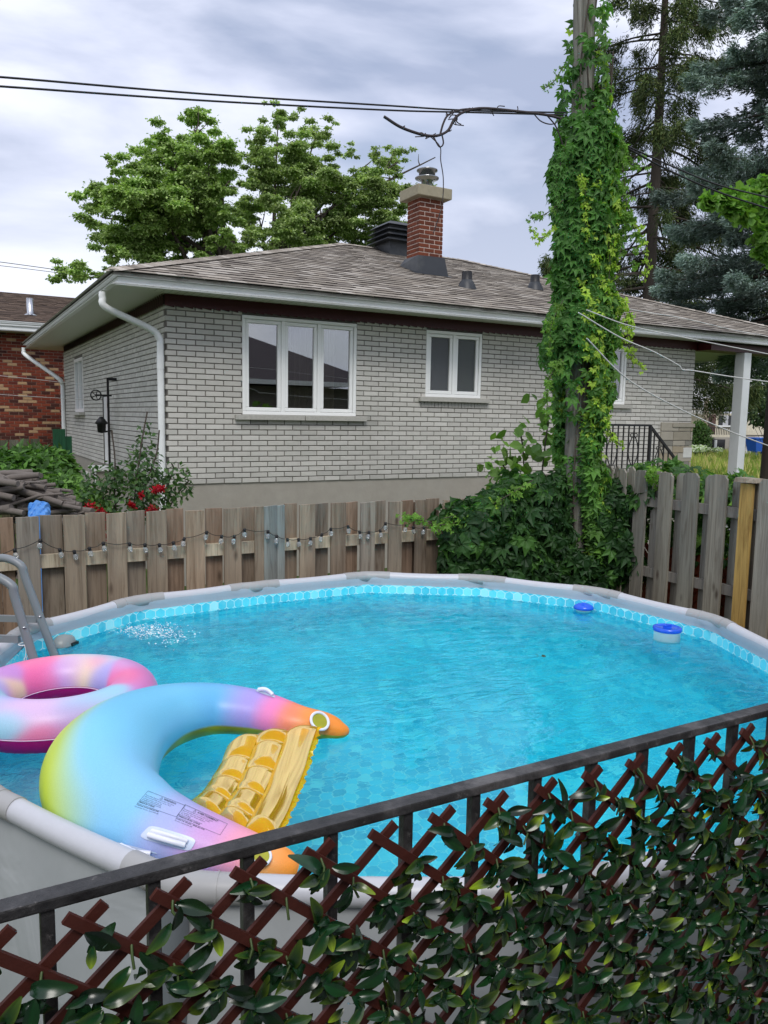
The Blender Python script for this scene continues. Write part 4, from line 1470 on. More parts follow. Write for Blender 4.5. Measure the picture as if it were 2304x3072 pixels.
for rib in range(3):
    A0, A1 = cor[0][rib], cor[0][rib + 1]; B0, B1 = cor[1][rib], cor[1][rib + 1]
    nu_, nv_ = 14, 60
    top, bot = [], []
    for j in range(nv_ + 1):
        v_ = j / nv_
        for i in range(nu_ + 1):
            u_ = i / nu_
            wv = .004 * math.sin(v_ * 16 + rib) * (u_ - .5)
            p = (A0 * (1 - u_) + A1 * u_) * (1 - v_) + (B0 * (1 - u_) + B1 * u_) * v_
            p = p + np.array([wv, 0, -.035 * math.sin(v_ * PI)])
            hh = .012 + .026 * math.sin(PI * u_) ** .8
            q = 1.0
            if rib < 2: q = 1 - .45 * math.exp(-((v_ * 4 + (.0 if rib else .5)) % 1 - .5) ** 2 / .010)
            en = min(1, v_ / .06, (1 - v_) / .06) ** .5
            top.append(p + np.array([0, 0, hh * q * en])); bot.append(p - np.array([0, 0, hh * .6 * en]))
    w_ = nu_ + 1
    fq = [(j * w_ + i, j * w_ + i + 1, (j + 1) * w_ + i + 1, (j + 1) * w_ + i) for j in range(nv_) for i in range(nu_)]
    mb = MB().add(top, fq, None, True).add(bot, [f[::-1] for f in fq], None, True)
    mb.build('seat_cushion', M_AMBER, hf)
# frilly welded edge along the outer side of the seat
ed = MB(); vs = []
for j in range(61):
    v_ = j / 60; p = cor[0][3] * (1 - v_) + cor[1][3] * v_ + np.array([0, 0, -.035 * math.sin(v_ * PI)])
    vs += [p, p + np.array([.014 + .007 * math.sin(j * 1.9), -.004, .006 * math.sin(j * 1.3)])]
ed.add(vs, [(2 * i, 2 * i + 2, 2 * i + 3, 2 * i + 1) for i in range(60)])
ed.build('welded_edge', M_AMBER, hf)

# ------------------------------------------------------------------ board fences
WOODC = [(.34, .285, .215), (.31, .27, .215), (.37, .31, .235), (.30, .245, .185), (.29, .265, .225), (.35, .275, .20), (.28, .235, .18)]
BLUEW = (.25, .28, .27)
FY = 5.62
lf = thing('board_fence', 'brown grey wooden board fence hung with string lights behind the pool', 'fence', (0, FY, 0))


def board(parent, c0, c1, ytop, axis, plane, thick, col, dog=0, name='board', zb=.04):
    """one board; c0,c1 along the fence, top height ytop, plane = front face coordinate"""
    tl = R.uniform(-.004, .004); k = R.uniform(.88, 1.12); col = tuple(q * k for q in col)
    prof = [(c0, zb), (c1, zb), (c1 + tl, ytop - dog), (c1 - dog * .8 + tl, ytop), (c0 + dog * .8 + tl, ytop), (c0 + tl, ytop - dog)] if dog else \
        [(c0, zb), (c1, zb), (c1 + tl, ytop + R.uniform(-.006, .006)), (c0 + tl, ytop + R.uniform(-.006, .006))]
    n = len(prof)
    bowf = R.uniform(-.004, .004)
    def P(u, z, d): return (u, plane + d + bowf, z) if axis == 1 else (plane + d + bowf, u, z)
    vs = [P(u, z, 0) for u, z in prof] + [P(u, z, thick) for u, z in prof]
    fs = [tuple(range(n)), tuple(range(n, 2 * n))[::-1]] + [(i, i + n, (i + 1) % n + n, (i + 1) % n) for i in range(n)]
    mb = MB().add(vs, fs, col)
    o = mb.build(name, M_WOODB, parent)
    return o


def z4(x, ox=0): return ox + x / 2.07375


FB = []   # (zoom x0, x1, ytop, origin x, front?)
for x0, x1, yt, fr_ in ((-160, -60, 845, 1), (-60, 0, 842, 0), (0, 88, 836, 0), (100, 248, 835, 1), (248, 388, 825, 0), (390, 527, 822, 1), (527, 655, 808, 0), (663, 788, 810, 1), (788, 903, 797, 0),
                        (915, 1042, 797, 1), (1037, 1145, 786, 0), (1160, 1278, 790, 1), (1280, 1385, 778, 0), (1392, 1503, 778, 1), (1503, 1590, 768, 0), (1590, 1648, 770, 1)):
    FB.append((x0 / 2.07375, x1 / 2.07375, 1150 + yt / 2.07375, fr_))
for x0, x1, yt, fr_ in ((-18, 67, 765, 1), (68, 117, 762, 1), (112, 190, 755, 0), (210, 308, 757, 1), (302, 385, 748, 0), (403, 495, 748, 1), (490, 570, 742, 0), (590, 680, 742, 1), (676, 745, 735, 0),
                        (766, 850, 738, 1), (846, 915, 730, 0), (935, 1005, 728, 1), (1000, 1078, 722, 0), (1100, 1160, 730, 1), (1170, 1240, 722, 0), (1250, 1330, 722, 1), (1345, 1420, 720, 0)):
    FB.append((800 + x0 / 2.07375, 800 + x1 / 2.07375, 1150 + yt / 2.07375, fr_))
for i, (a, b, yt, fr_) in enumerate(FB):
    pl = FY if fr_ else FY + .075
    A, B = at_y(a, yt, pl), at_y(b, yt, pl)
    col = BLUEW if i in (16, 17, 22, 28) else R.choice(WOODC)
    if not fr_: col = R.choice([(.265, .215, .165), (.28, .205, .15), (.27, .235, .19)])
    board(lf, A[0], B[0] - .004, A[2], 1, pl, .022, col)
for zr in (at_y(250, 1150 + 1020 / 2.07375, FY)[2] - .04, .45):
    rlb = MB().box((-.6, FY + .026, zr - .09), (4.95, FY + .07, zr), (.50, .44, .33))
    rlb.build('fence_rail', M_WOODB, lf)
for px in (820, 1240):
    x = at_y(px, 1550, FY)[0]
    MB().box((x, FY + .1, 0), (x + .09, FY + .19, 1.7), (.17, .13, .1)).build('fence_post', M_WOODB, lf)

RX = 5.6
GW = [(.30, .295, .255), (.27, .27, .24), (.32, .31, .265), (.34, .33, .29), (.26, .265, .235)]
rf2 = thing('board_fence', 'weathered grey dog-eared board fence on the right of the pool', 'fence', (RX, 4, 0))
B6 = [(5.63, 5.50, 1), (5.50, 5.40, 0), (5.43, 5.32, 1), (5.33, 5.22, 0), (5.21, 5.07, 1), (5.04, 4.89, 0), (4.93, 4.78, 1), (4.76, 4.61, 0), (4.66, 4.50, 1), (4.47, 4.32, 0), (4.38, 4.22, 1), (4.20, 4.05, 0),
      (3.93, 3.78, 1), (3.82, 3.66, 0), (3.60, 3.45, 1), (3.47, 3.32, 0), (3.2, 3.05, 1), (3.0, 2.86, 0)]
for y0, y1, fr_ in B6:
    if not fr_: y0, y1 = y0 * 1.0152 - .035, y1 * 1.0152
    board(rf2, y1, y0, 1.985 + R.uniform(-.015, .015), 0, RX if fr_ else RX + .085, .022, R.choice(GW), .035)
for zr in (1.735, 1.085, .35):
    MB().box((RX + .026, 2.8, zr - .085), (RX + .07, 5.6, zr), (.235, .23, .21)).build('fence_rail', M_WOODB, rf2)
yp = MB().box((RX - .03, 3.965, .04), (RX + .0, 4.075, 1.945), (.52, .36, .12))
yp.build('new_board', M_WOODB, rf2)
MB().add([(RX - .06, 3.93, 1.955), (RX + .1, 3.93, 1.955), (RX + .1, 4.12, 1.955), (RX - .06, 4.12, 1.955), (RX - .05, 3.94, 1.985), (RX + .09, 3.94, 1.985), (RX + .09, 4.11, 1.99), (RX - .05, 4.11, 1.99)],
         [(0, 1, 2, 3), (4, 5, 6, 7), (0, 1, 5, 4), (1, 2, 6, 5), (2, 3, 7, 6), (3, 0, 4, 7)], (.30, .27, .22)).build('post_cap', M_WOODB, rf2)
MB().box((RX + .07, 3.99, 0), (RX + .16, 4.08, 1.95), (.2, .18, .15)).build('fence_post', M_WOODB, rf2)

# terracotta slat lattice standing just behind the right fence
M_TERRA = simple('terracotta_slat', (.30, .065, .03), .6, .2, 20)
tl_ = MB()
XL = RX + .28
for k in range(-10, 46):
    y0 = 2.4 + k * .085
    for d in (1, -1):
        a = (XL + .006 * d, y0 if d > 0 else y0 + 1.2, .05); b = (XL + .006 * d, y0 + 1.2 if d > 0 else y0, 1.25)
        if min(a[1], b[1]) < 2.4 or max(a[1], b[1]) > 6.4: continue
        tl_.bar(a, b, .05, .006, (1, 0, 0))
tag(tl_.build('slat_lattice', M_TERRA), 'terracotta red diagonal slat screen seen through the gaps of the right fence', 'screen')

# ------------------------------------------------------------------ string lights
sl = thing('string_lights', 'string of small clear bulbs on black cable draped along the wooden fence', 'string lights', (1.5, FY, 1.4))
BP = [(x / 2.07375, 1150 + y / 2.07375) for x, y in ((90, 1050), (250, 990), (370, 1048), (461, 1060), (556, 1040), (641, 1008), (805, 1012), (900, 1018), (990, 1018), (1077, 1005), (1146, 980), (1285, 940), (1378, 965), (1457, 966), (1520, 925))]
BP += [(800 + x / 2.07375, 1150 + y / 2.07375) for x, y in ((7, 935), (62, 965), (128, 985), (197, 985), (272, 978), (342, 955), (398, 920), (505, 905), (576, 938), (635, 940), (705, 930), (738, 885), (867, 898), (910, 910), (978, 912), (1040, 905))]
M_GLB = NT('bulb_glass')
M_GLB.set(base=(.75, .78, .78), rough=.05, spec=.9, trans=.75)
M_GLB = M_GLB.m
cab = []
for px, py in [(-60, 1685)] + BP:
    cab.append(at_y(px, py - 9, FY - .022))
pts = []
for a, b in zip(cab, cab[1:]):
    for k in range(5):
        u = k / 5; p = a * (1 - u) + b * u; p[2] -= .012 * math.sin(PI * u); p[1] += .004 * math.sin(9 * u + a[0] * 7)
        pts.append(p)
pts.append(cab[-1])
MB().tube(pts, .0024, 5).build('cable', M_BLACK, sl)
so0 = bu0 = None
for c in cab[1:]:
    if so0 is None:
        bu0 = MB().lathe([(.0, -.062), (.012, -.058), (.0175, -.044), (.0165, -.030), (.010, -.018), (.009, -.012)], (0, 0, 0), 12).build('bulb', M_GLB, None)
        so0 = MB().lathe([(.010, -.018), (.0115, -.016), (.0115, .006), (.006, .010), (0, .010)], (0, 0, 0), 10).build('socket', M_BLACK, None)
        bb_, s2_ = bu0, so0
    else:
        bb_, s2_ = bu0.copy(), so0.copy(); COL.objects.link(bb_); COL.objects.link(s2_)
    bb_.location = Vector(c) + Vector((0, -.004, -.004)); bb_.rotation_euler = (R.uniform(-.1, .1), R.uniform(-.25, .25), 0)
    s2_.location = (0, 0, 0); s2_.rotation_euler = (0, 0, 0)
    put_under(bb_, sl); s2_.parent = bb_

# ------------------------------------------------------------------ utility pole and its climber
t = NT('old_pole_wood')
v = t.coord('Object', (1, 1, .05))
g_ = t.noise(v, 22, 6, .7, 1)
t.set(base=t.ramp(g_, [(.28, (.045, .042, .036)), (.5, (.20, .195, .165)), (.75, (.36, .35, .31))]), rough=.95, spec=.1); t.bump(g_, 1, .012)
M_POLE = t.m
pb, pt = np.array([5.30, 5.60, 0]), np.array([5.03, 5.60, 7.6])
pole = MB()
pp_ = []; pr_ = []
for k in range(40):
    u = k / 39
    pp_.append(pb + (pt - pb) * u + [0, 0, 0]); pr_.append(.112 - .02 * u + .002 * math.sin(k * 2.3))
pole.tube(pp_, pr_, 20)
po = pole.build('utility_pole', M_POLE)
tag(po, 'weathered wooden utility pole overgrown with green creeper, rising out of the frame', 'utility pole')


def pole_x(z): return pb + (pt - pb) * (z / 7.6)


GREEN_D, GREEN_M, GREEN_L, GREEN_Y = (.035, .10, .022), (.065, .17, .03), (.14, .28, .04), (.34, .50, .06)
PT_V, PT_F = palmate(5, .3)
PTC = np.ones((len(PT_V), 3))
for i in range(0, len(PT_V), 5): PTC[i] *= .75; PTC[i + 4] *= 1.15


def to_cam(p): return unit(np.array([0, 0, H]) - p)


def creeper(pos, nrm, size, col):
    n = len(pos)
    fwd = np.array([0, 0, -1.0])[None] + NR.normal(size=(n, 3)) * .55
    nn = nrm + NR.normal(size=(n, 3)) * .45
    return scatter(PT_V, PT_F, pos, frames(fwd, unit(nn)), size, col, PTC)


# pole creeper: envelope half-widths (left, right of the pole) read at several heights
env = []
for py, l, r in ((-60, 1745, 1845), (0, 1745, 1845), (120, 1700, 1850), (280, 1680, 1880), (480, 1670, 1890), (600, 1665, 1905), (760, 1660, 1900), (860, 1650, 1905), (1000, 1640, 1895), (1080, 1650, 1880), (1200, 1665, 1860), (1330, 1685, 1850), (1450, 1690, 1850), (1560, 1740, 1850), (1650, 1750, 1840)):
    a, b = at_y(l, py, 5.5), at_y(r, py, 5.5); env.append((a[2], a[0], b[0]))
env = sorted(env)
ez = np.array([q[0] for q in env]); el_ = np.array([q[1] for q in env]) + .12; er_ = np.array([q[2] for q in env]) - .15
N = 9400
zz = NR.uniform(.85, ez[-1], N)
keep = (zz < 4.9) | (NR.random(N) < .33 + (5.6 - zz) * .5)
zz = zz[keep]; N = len(zz)
cx_ = pb[0] + (pt[0] - pb[0]) * zz / 7.6
L_ = np.interp(zz, ez, el_); R_ = np.interp(zz, ez, er_)
th = NR.uniform(-PI, PI, N)
rx = np.where(np.cos(th) > 0, R_ - cx_, cx_ - L_)
rad = NR.beta(3.2, 1.3, N)
bulge = .98 + .11 * np.sin(zz * 3.7 + 3.2 * np.sign(np.cos(th))) + .10 * np.sin(zz * 8.3 + 2 * np.sin(th)) + .06 * np.sin(zz * 15 + th * 3)
X = cx_ + np.cos(th) * rx * rad * bulge * .96
Y = 5.58 + np.sin(th) * (.15 + .11 * rad) * bulge
# leave the bare pole showing on its left side below 2.6 m
bare = (zz < 3.0) & (X < cx_ + .05) & (X > cx_ - .2) & (Y < 5.7)
bare2 = (zz < 3.0) & (X < cx_ - .1) & (NR.random(N) < .6) & (zz > 1.3)
bare3 = (zz > 5.1) & (X < cx_ + .10)
ok_ = ~(bare & (NR.random(N) < np.where(X < cx_ - .04, .85, .12))) & ~bare2 & ~(bare3 & (NR.random(N) < .78))
P_ = np.stack([X, Y, zz], 1)[ok_]
nrm = unit(np.stack([(P_[:, 0] - np.interp(P_[:, 2], [0, 7.6], [pb[0], pt[0]])) * 1.4, (P_[:, 1] - 5.6) * 1.3 - .12, np.full(len(P_), .28)], 1))
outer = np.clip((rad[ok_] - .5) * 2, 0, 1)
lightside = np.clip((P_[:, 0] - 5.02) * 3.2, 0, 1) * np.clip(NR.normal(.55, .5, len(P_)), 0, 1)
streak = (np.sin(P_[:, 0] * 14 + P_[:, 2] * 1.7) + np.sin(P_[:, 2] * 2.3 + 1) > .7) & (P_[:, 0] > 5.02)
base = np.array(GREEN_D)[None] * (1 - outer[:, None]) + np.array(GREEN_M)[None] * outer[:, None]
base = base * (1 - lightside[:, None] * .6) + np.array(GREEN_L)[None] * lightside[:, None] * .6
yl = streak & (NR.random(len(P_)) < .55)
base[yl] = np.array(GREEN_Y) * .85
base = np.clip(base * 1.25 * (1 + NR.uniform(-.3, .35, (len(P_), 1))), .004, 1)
size = NR.uniform(.06, .12, len(P_)) * np.where(yl, .62, 1)
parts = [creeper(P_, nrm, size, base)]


def tendril(pts, n, size, col, jit=.02):
    """small young leaves along a hanging or reaching shoot"""
    S = np.array(spline(pts, 8)); idx = NR.uniform(0, len(S) - 1.01, n); i0 = idx.astype(int); f = (idx - i0)[:, None]
    p = S[i0] * (1 - f) + S[i0 + 1] * f + NR.normal(size=(n, 3)) * jit
    c = np.clip(np.array(col)[None] * (1 + NR.uniform(-.3, .4, (n, 1))), 0, 1)
    return creeper(p, np.tile([0, -.7, .6], (n, 1)) + NR.normal(size=(n, 3)) * .3, NR.uniform(.6, 1.2, n) * size * (1.15 - .5 * idx / len(S)), c), S


TD = [([(1830, 840), (1880, 960), (1885, 1040), (1930, 1105)], .045, GREEN_Y), ([(1820, 1180), (1830, 1290), (1850, 1325), (1868, 1335)], .04, GREEN_Y), ([(1805, 1350), (1800, 1480), (1830, 1560), (1853, 1605)], .045, GREEN_Y),
      ([(1690, 900), (1655, 970), (1650, 1040), (1652, 1065)], .04, GREEN_L), ([(1880, 620), (1920, 700), (1945, 780), (1930, 850)], .045, GREEN_Y), ([(1870, 440), (1900, 500), (1930, 470), (1950, 560)], .045, GREEN_L),
      ([(1690, 200), (1665, 240), (1640, 262), (1632, 258)], .03, GREEN_L), ([(1690, 600), (1640, 640), (1610, 650), (1590, 655)], .035, GREEN_L), ([(1660, 690), (1620, 715), (1595, 690), (1590, 700)], .035, GREEN_Y),
      ([(1790, 480), (1800, 620), (1830, 760), (1820, 900)], .06, GREEN_Y), ([(1850, 380), (1870, 520), (1880, 640), (1860, 760)], .06, GREEN_L), ([(1795, 1000), (1815, 1120), (1800, 1200), (1812, 1300)], .055, GREEN_Y),
      ([(1780, 760), (1800, 840), (1830, 900), (1845, 960)], .05, GREEN_Y), ([(1800, 10), (1815, 90), (1812, 200), (1830, 300)], .06, GREEN_L),
      ([(1700, 420), (1680, 500), (1668, 560), (1672, 640)], .06, GREEN_M), ([(1690, 1080), (1655, 1120), (1640, 1180), (1650, 1260)], .06, GREEN_L), ([(1870, 900), (1895, 960), (1890, 1040), (1900, 1100)], .05, GREEN_Y),
      ([(1850, 640), (1890, 660), (1910, 720), (1900, 800)], .06, GREEN_L), ([(1740, 520), (1760, 600), (1755, 660), (1770, 720)], .05, GREEN_Y), ([(1820, 560), (1850, 650), (1840, 740), (1860, 820)], .06, GREEN_Y)]
stems = MB()
for pxs, sz, c in TD:
    p3 = [at_y(x, y, 5.35 if y > 300 else 5.5) for x, y in pxs]
    L = sum(np.linalg.norm(p3[i + 1] - p3[i]) for i in range(3))
    q, S = tendril(p3, int(22 + L * 45), sz, c)
    parts.append(q); stems.tube(S[::3], .004, 4)
V, F, C = merge(parts)
iv_ = thing('pole_creeper', 'five-leaved creeper wrapped thickly round the wooden utility pole', 'climbing plant', (5.2, 5.6, 0))
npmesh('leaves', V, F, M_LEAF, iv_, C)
for k in range(9):
    x0 = R.uniform(-.12, .2); stems.tube([pole_x(z) + np.array([x0 + .06 * math.sin(z * 2 + k), -.1 - .02 * math.sin(z * 3 + k), 0]) + [0, 0, z * 0] for z in np.linspace(.2, R.uniform(4, 6.4), 22)], .007, 5)
stems.build('stems', M_BARK, iv_)

# creeper bush spilling over the fence corner
def blob_leaves(blobs, n, size, cols, flat_front=None, inner=.35):
    """leaves spread through ellipsoids: (cx,cy,cz, rx,ry,rz)"""
    B = np.array(blobs); vol = B[:, 3] * B[:, 5]; pr = vol / vol.sum()
    k = NR.choice(len(B), n, p=pr); b = B[k]
    d = rnd_unit(n); d[:, 1] = -np.abs(d[:, 1]) * np.where(NR.random(n) < .78, 1, -1)
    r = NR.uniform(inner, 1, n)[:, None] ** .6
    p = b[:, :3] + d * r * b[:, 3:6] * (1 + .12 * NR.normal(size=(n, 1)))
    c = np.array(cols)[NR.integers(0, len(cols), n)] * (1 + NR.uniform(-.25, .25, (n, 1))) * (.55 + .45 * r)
    nr = d + np.array([0, -.3, .55])
    return p, nr, c


bx = lambda px, py, y: at_y(px, py, y)
BL = []
for px, py, rx_, rz_, y in ((1420, 1560, .38, .20, 5.55), (1400, 1640, .26, .28, 5.5), (1480, 1530, .38, .18, 5.6), (1590, 1490, .46, .22, 5.65), (1680, 1480, .28, .20, 5.7), (1500, 1640, .46, .33, 5.5), (1610, 1610, .42, .36, 5.55), (1500, 1700, .6, .25, 5.5),
                            (1640, 1700, .45, .3, 5.5), (1760, 1700, .42, .32, 5.45), (1830, 1640, .30, .3, 5.42), (1850, 1480, .24, .18, 5.5), (1885, 1510, .18, .14, 5.35), (1780, 1560, .3, .4, 5.5), (1440, 1600, .3, .3, 5.5), (1940, 1480, .16, .12, 5.2), (1880, 1690, .18, .14, 5.35)):
    c = bx(px, py, y); BL.append((*c, rx_, .24, rz_))
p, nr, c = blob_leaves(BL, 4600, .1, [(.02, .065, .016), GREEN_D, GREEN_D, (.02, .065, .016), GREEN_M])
m_ok = p[:, 2] > .4
p, nr, c = p[m_ok], nr[m_ok], c[m_ok]
# keep the pole's pale side visible
cpx = np.interp(p[:, 2], [0, 7.6], [pb[0], pt[0]])
hide = (np.abs(p[:, 0] - cpx + .04) < .11) & (p[:, 1] < 5.6) & (p[:, 2] > 1.15)
p, nr, c = p[~hide], nr[~hide], c[~hide]
parts = [creeper(p, nr, NR.uniform(.085, .165, len(p)), c)]
stems = MB()
for pxs, sz, cc in (([(1470, 1500), (1490, 1560), (1475, 1600), (1488, 1648)], .05, GREEN_Y), ([(1600, 1440), (1500, 1500), (1440, 1530), (1330, 1555)], .05, GREEN_L), ([(1390, 1560), (1330, 1575), (1260, 1560), (1205, 1556)], .06, GREEN_L),
                    ([(1505, 1655), (1500, 1680), (1520, 1700), (1535, 1710)], .04, GREEN_Y), ([(1760, 1640), (1770, 1690), (1780, 1730), (1800, 1745)], .04, GREEN_Y), ([(1950, 1420), (1970, 1450), (2020, 1500), (2030, 1495)], .06, GREEN_L),
                    ([(1760, 1600), (1790, 1620), (1800, 1650), (1840, 1690)], .05, GREEN_L)):
    p3 = [at_y(x, y, 5.42 if x < 1900 else 5.0) for x, y in pxs]
    q, S = tendril(p3, 60, sz, cc, .025); parts.append(q); stems.tube(S[::3], .004, 4)
V, F, C = merge(parts)
ib = thing('creeper_bush', 'dense dark green creeper bush spilling over the fence corner beside the pole', 'climbing plant', (4.8, 5.6, 0))
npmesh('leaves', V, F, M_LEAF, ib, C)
for k in range(40):
    x = R.uniform(4.3, 5.7); stems.tube([(x + .1 * math.sin(z * 3 + k), 5.6 + .1 * math.sin(z * 2 + k * 2), z) for z in np.linspace(.0, 1.4, 8)], .008, 5)
stems.build('stems', M_BARK, ib)

# leafy shoots with big rounder leaves behind the bush
RL_V = [(0, 0, 0), (-.30, .3, .04), (-.34, .6, .03), (0, 1, -.12), (.34, .6, .03), (.30, .3, .04), (0, .5, -.03)]
RL_F = [(0, 6, 1), (1, 6, 2), (2, 6, 3), (3, 6, 4), (4, 6, 5), (5, 6, 0)]
sp2 = thing('sapling', 'young sapling with large pale green leaves behind the creeper, left of the pole', 'young tree', (5.2, 7.0, 0))
sm_ = MB(); ps = []
for pxs in ([(1580, 1480), (1572, 1400), (1568, 1340), (1560, 1290)], [(1620, 1480), (1630, 1380), (1640, 1300), (1650, 1220)], [(1540, 1480), (1530, 1430), (1512, 1400), (1505, 1385)], [(1690, 1480), (1690, 1400), (1700, 1300), (1690, 1260)]):
    S = spline([at_y(x, y, 6.6) for x, y in pxs], 6); sm_.tube(S, .008, 6); ps += S[4:]
ps = np.array(ps); k = NR.integers(0, len(ps), 210); p = ps[k] + NR.normal(size=(210, 3)) * [.13, .12, .09]
V, F, C = scatter(RL_V, RL_F, p, frames(NR.normal(size=(210, 3)) * .8 + [0, -.2, -.4], unit(NR.normal(size=(210, 3)) * .5 + [0, -.6, .6])), NR.uniform(.08, .17, 210), vary((.14, .26, .05), 210, .4))
npmesh('leaves', V, F, M_LEAF, sp2, C); sm_.build('stems', M_BARK, sp2)

# ------------------------------------------------------------------ balcony railing with trellis and artificial ivy
t = NT('chipped_black_paint')
v = t.coord('Object')
a_ = t.noise(v, 60, 6, .7); b_ = t.noise(v, 16, 6, .65)
c = t.ramp(b_, [(.35, (.014, .014, .015)), (.52, (.038, .037, .038)), (.68, (.12, .115, .115))])
c = t.mix(t.ramp(a_, [(.62, (0, 0, 0)), (.72, (.8, .8, .8))]), c, (.16, .15, .15))
vo = t.new('ShaderNodeTexVoronoi', {'Vector': v, 'Scale': 9.0}).outputs['Distance']
c = t.mix(t.new('ShaderNodeMapRange', {0: vo, 1: .05, 2: .085, 3: .7, 4: 0.0}).outputs[0], c, (.17, .09, .07))
t.set(base=c, rough=t.ramp(a_, [(.3, (.28, .28, .28)), (.7, (.6, .6, .6))]), spec=.5)
t.bump(t.math('ADD', a_, b_), .6, .004)
M_RAILB = t.m
RYF, RYN = .85, .8255
rg_ = thing('balcony_railing', 'black painted iron balcony railing with chipped top rail in the foreground', 'railing', (.6, .83, .85))
MB().bevbox((-1.2, RYN, 1.9065), (2.6, RYF, 1.92), .0025).build('top_rail', M_RAILB, rg_)
MB().bevbox((-1.2, .815, .95), (2.6, .845, .975), .003).build('bottom_rail', M_RAILB, rg_)
b0 = None
for k in range(-9, 22):
    x = .073 + k * .1095
    if b0 is None:
        b0 = MB().bevbox((0, .829, .97), (.0145, .8435, 1.908), .002).build('baluster', M_RAILB, None); bb_ = b0
    else:
        bb_ = b0.copy(); COL.objects.link(bb_)
    bb_.location = (x - .007, 0, 0); put_under(bb_, rg_)
dk_ = MB().box((-3, -1.3, .73), (4, .87, .85)).build('balcony_floor', simple('balcony_concrete', (.3, .3, .29), .9, .1, 5))
tag(dk_, kind='structure')

M_SLAT = simple('red_brown_slat', (.065, .016, .011), .55, .22, 40, .25, stretch=(1, 1, 1), spec=.3)
tr_ = thing('ivy_trellis', 'expanding red brown trellis covered in artificial glossy green leaves on the railing', 'trellis', (.6, .8, .85))
lt_ = MB()
TX0, PX = .108, .0887
ang = math.radians(40)
zc = 1.889
crossings = []
for k in range(-34, 24):
    x = TX0 + k * PX
    for d in (1, -1):
        yy = .815 if d > 0 else .808
        # slat through the top crossing at x, running down to the right (d=-1) or down to the left (d=1)
        up_ = .026
        dirx, dirz = (math.cos(ang), math.sin(ang)) if d > 0 else (-math.cos(ang), math.sin(ang))
        A = np.array([x + dirx * up_, yy, zc + dirz * up_]); B = np.array([x - dirx * 1.32, yy, zc - dirz * 1.32])
        if max(A[0], B[0]) < -.6 or min(A[0], B[0]) > 2.3: continue
        lt_.bar(A, B, .0125, .0052, (0, 1, 0))
lt_.build('slats', M_SLAT, tr_)
rp = PX / 2 * math.tan(ang)
for row in range(0, 26):
    for k in range(-12, 26):
        x = TX0 + (k + (.5 if row % 2 else 0)) * PX; z = zc - row * rp
        if -.35 < x < 2.0: crossings.append((x, z, row))
crossings = np.array(crossings)

# one curled, folded leaf: 5 x 7 grid
lv_, lf_2, lc_ = [], [], []
nn2, mm2 = 5, 8
for i in range(mm2):
    s_ = i / (mm2 - 1)
    w = .215 * math.sin(PI * min(1, s_ * .93 + .03)) ** .75 * (1 if s_ < .55 else 1 - .35 * (s_ - .55))
    for j in range(nn2):
        q = (j / (nn2 - 1) - .5) * 2
        lv_.append((w * q, s_, .16 * s_ * s_ * -2.2 + .16 * abs(q) * w * 2.6 + .012 * math.sin(s_ * 14) * abs(q)))
        ed_ = abs(q) ** 2.5
        lc_.append((ed_, s_))
for i in range(mm2 - 1):
    for j in range(nn2 - 1):
        a = i * nn2 + j; lf_2.append((a, a + 1, a + nn2 + 1, a + nn2))
lv_ = np.array(lv_); lf_2 = np.array(lf_2); lc_ = np.array(lc_)
straight = lv_.copy()
curl = lv_.copy()
ang_ = curl[:, 1] * 1.5
curl = np.stack([curl[:, 0], np.sin(ang_) / 1.5, curl[:, 2] - (1 - np.cos(ang_)) / 1.5], 1)
pos, fw, nm, sc_ = [], [], [], []
for (x, z, row) in crossings:
    dens = 15 if x > .5 else 11
    if row == 0:
        if R.random() < .7: dens = 0 if x < .5 else 4
        else: dens = 6
    if row <= 1 and x < .42: dens = R.choice([0, 3, 6])
    elif row == 1: dens = 6
    c0_ = np.array([x, .796, z - .006])
    a0 = R.uniform(0, 2 * PI)
    for i in range(dens + R.choice([0, 1])):
        a = a0 + i * 2 * PI / 5 + R.uniform(-.45, .45)
        f_ = np.array([math.cos(a) * .95 + R.uniform(-.25, .35), -R.uniform(.1, .75), math.sin(a) * .8 - .35])
        n_ = np.array([-math.cos(a) * .35 + R.uniform(-.3, .3), -.9, .55 + R.uniform(-.3, .3)])
        pos.append(c0_ + np.array([R.uniform(-.012, .012), R.uniform(-.006, .012), R.uniform(-.014, .010)])); fw.append(f_); nm.append(n_); sc_.append(R.uniform(.019, .041))
pos, fw, nm, sc_ = map(np.array, (pos, fw, nm, sc_))
rot = frames(unit(fw), unit(nm))
n_l = len(pos)
sel_ = NR.random(n_l) < .55
cols = []
bc = vary((.005, .027, .0085), n_l, .65, .15)
tipw = np.where(NR.random(n_l) < .10, NR.uniform(.5, 1.1, n_l), np.where(NR.random(n_l) < .3, .10, .015))
def ivy_part(tmpl, m_):
    V, F, _ = scatter(tmpl, lf_2, pos[m_], rot[m_], sc_[m_], bc[m_])
    k = len(tmpl)
    edge_, s_ = lc_[:, 0], lc_[:, 1]
    f = np.clip(edge_[None] * .10 * (tipw[m_][:, None] > .09) + tipw[m_][:, None] * np.clip((s_[None] - .35) / .6, 0, 1) ** 1.3, 0, 1)
    vein = (edge_ < .01)[None] * .35
    C = bc[m_][:, None, :] * (1 - f[..., None]) + np.array([.36, .52, .03])[None, None] * f[..., None]
    C = C * (1 + vein[..., None])
    return V, F, C.reshape(-1, 3)
V, F, C = merge([ivy_part(straight, sel_), ivy_part(curl, ~sel_)])
npmesh('artificial_leaves', V, F, M_LEAFG, tr_, C, True)
stm = MB()
for i, (x, z, row) in enumerate(crossings):
    if row < 14 and R.random() < .8: stm.tube([(x, .806, z + .004), (x + R.uniform(-.004, .004), .798, z - .004), (x + R.uniform(-.008, .008), .796, z - .018)], .0016, 4)
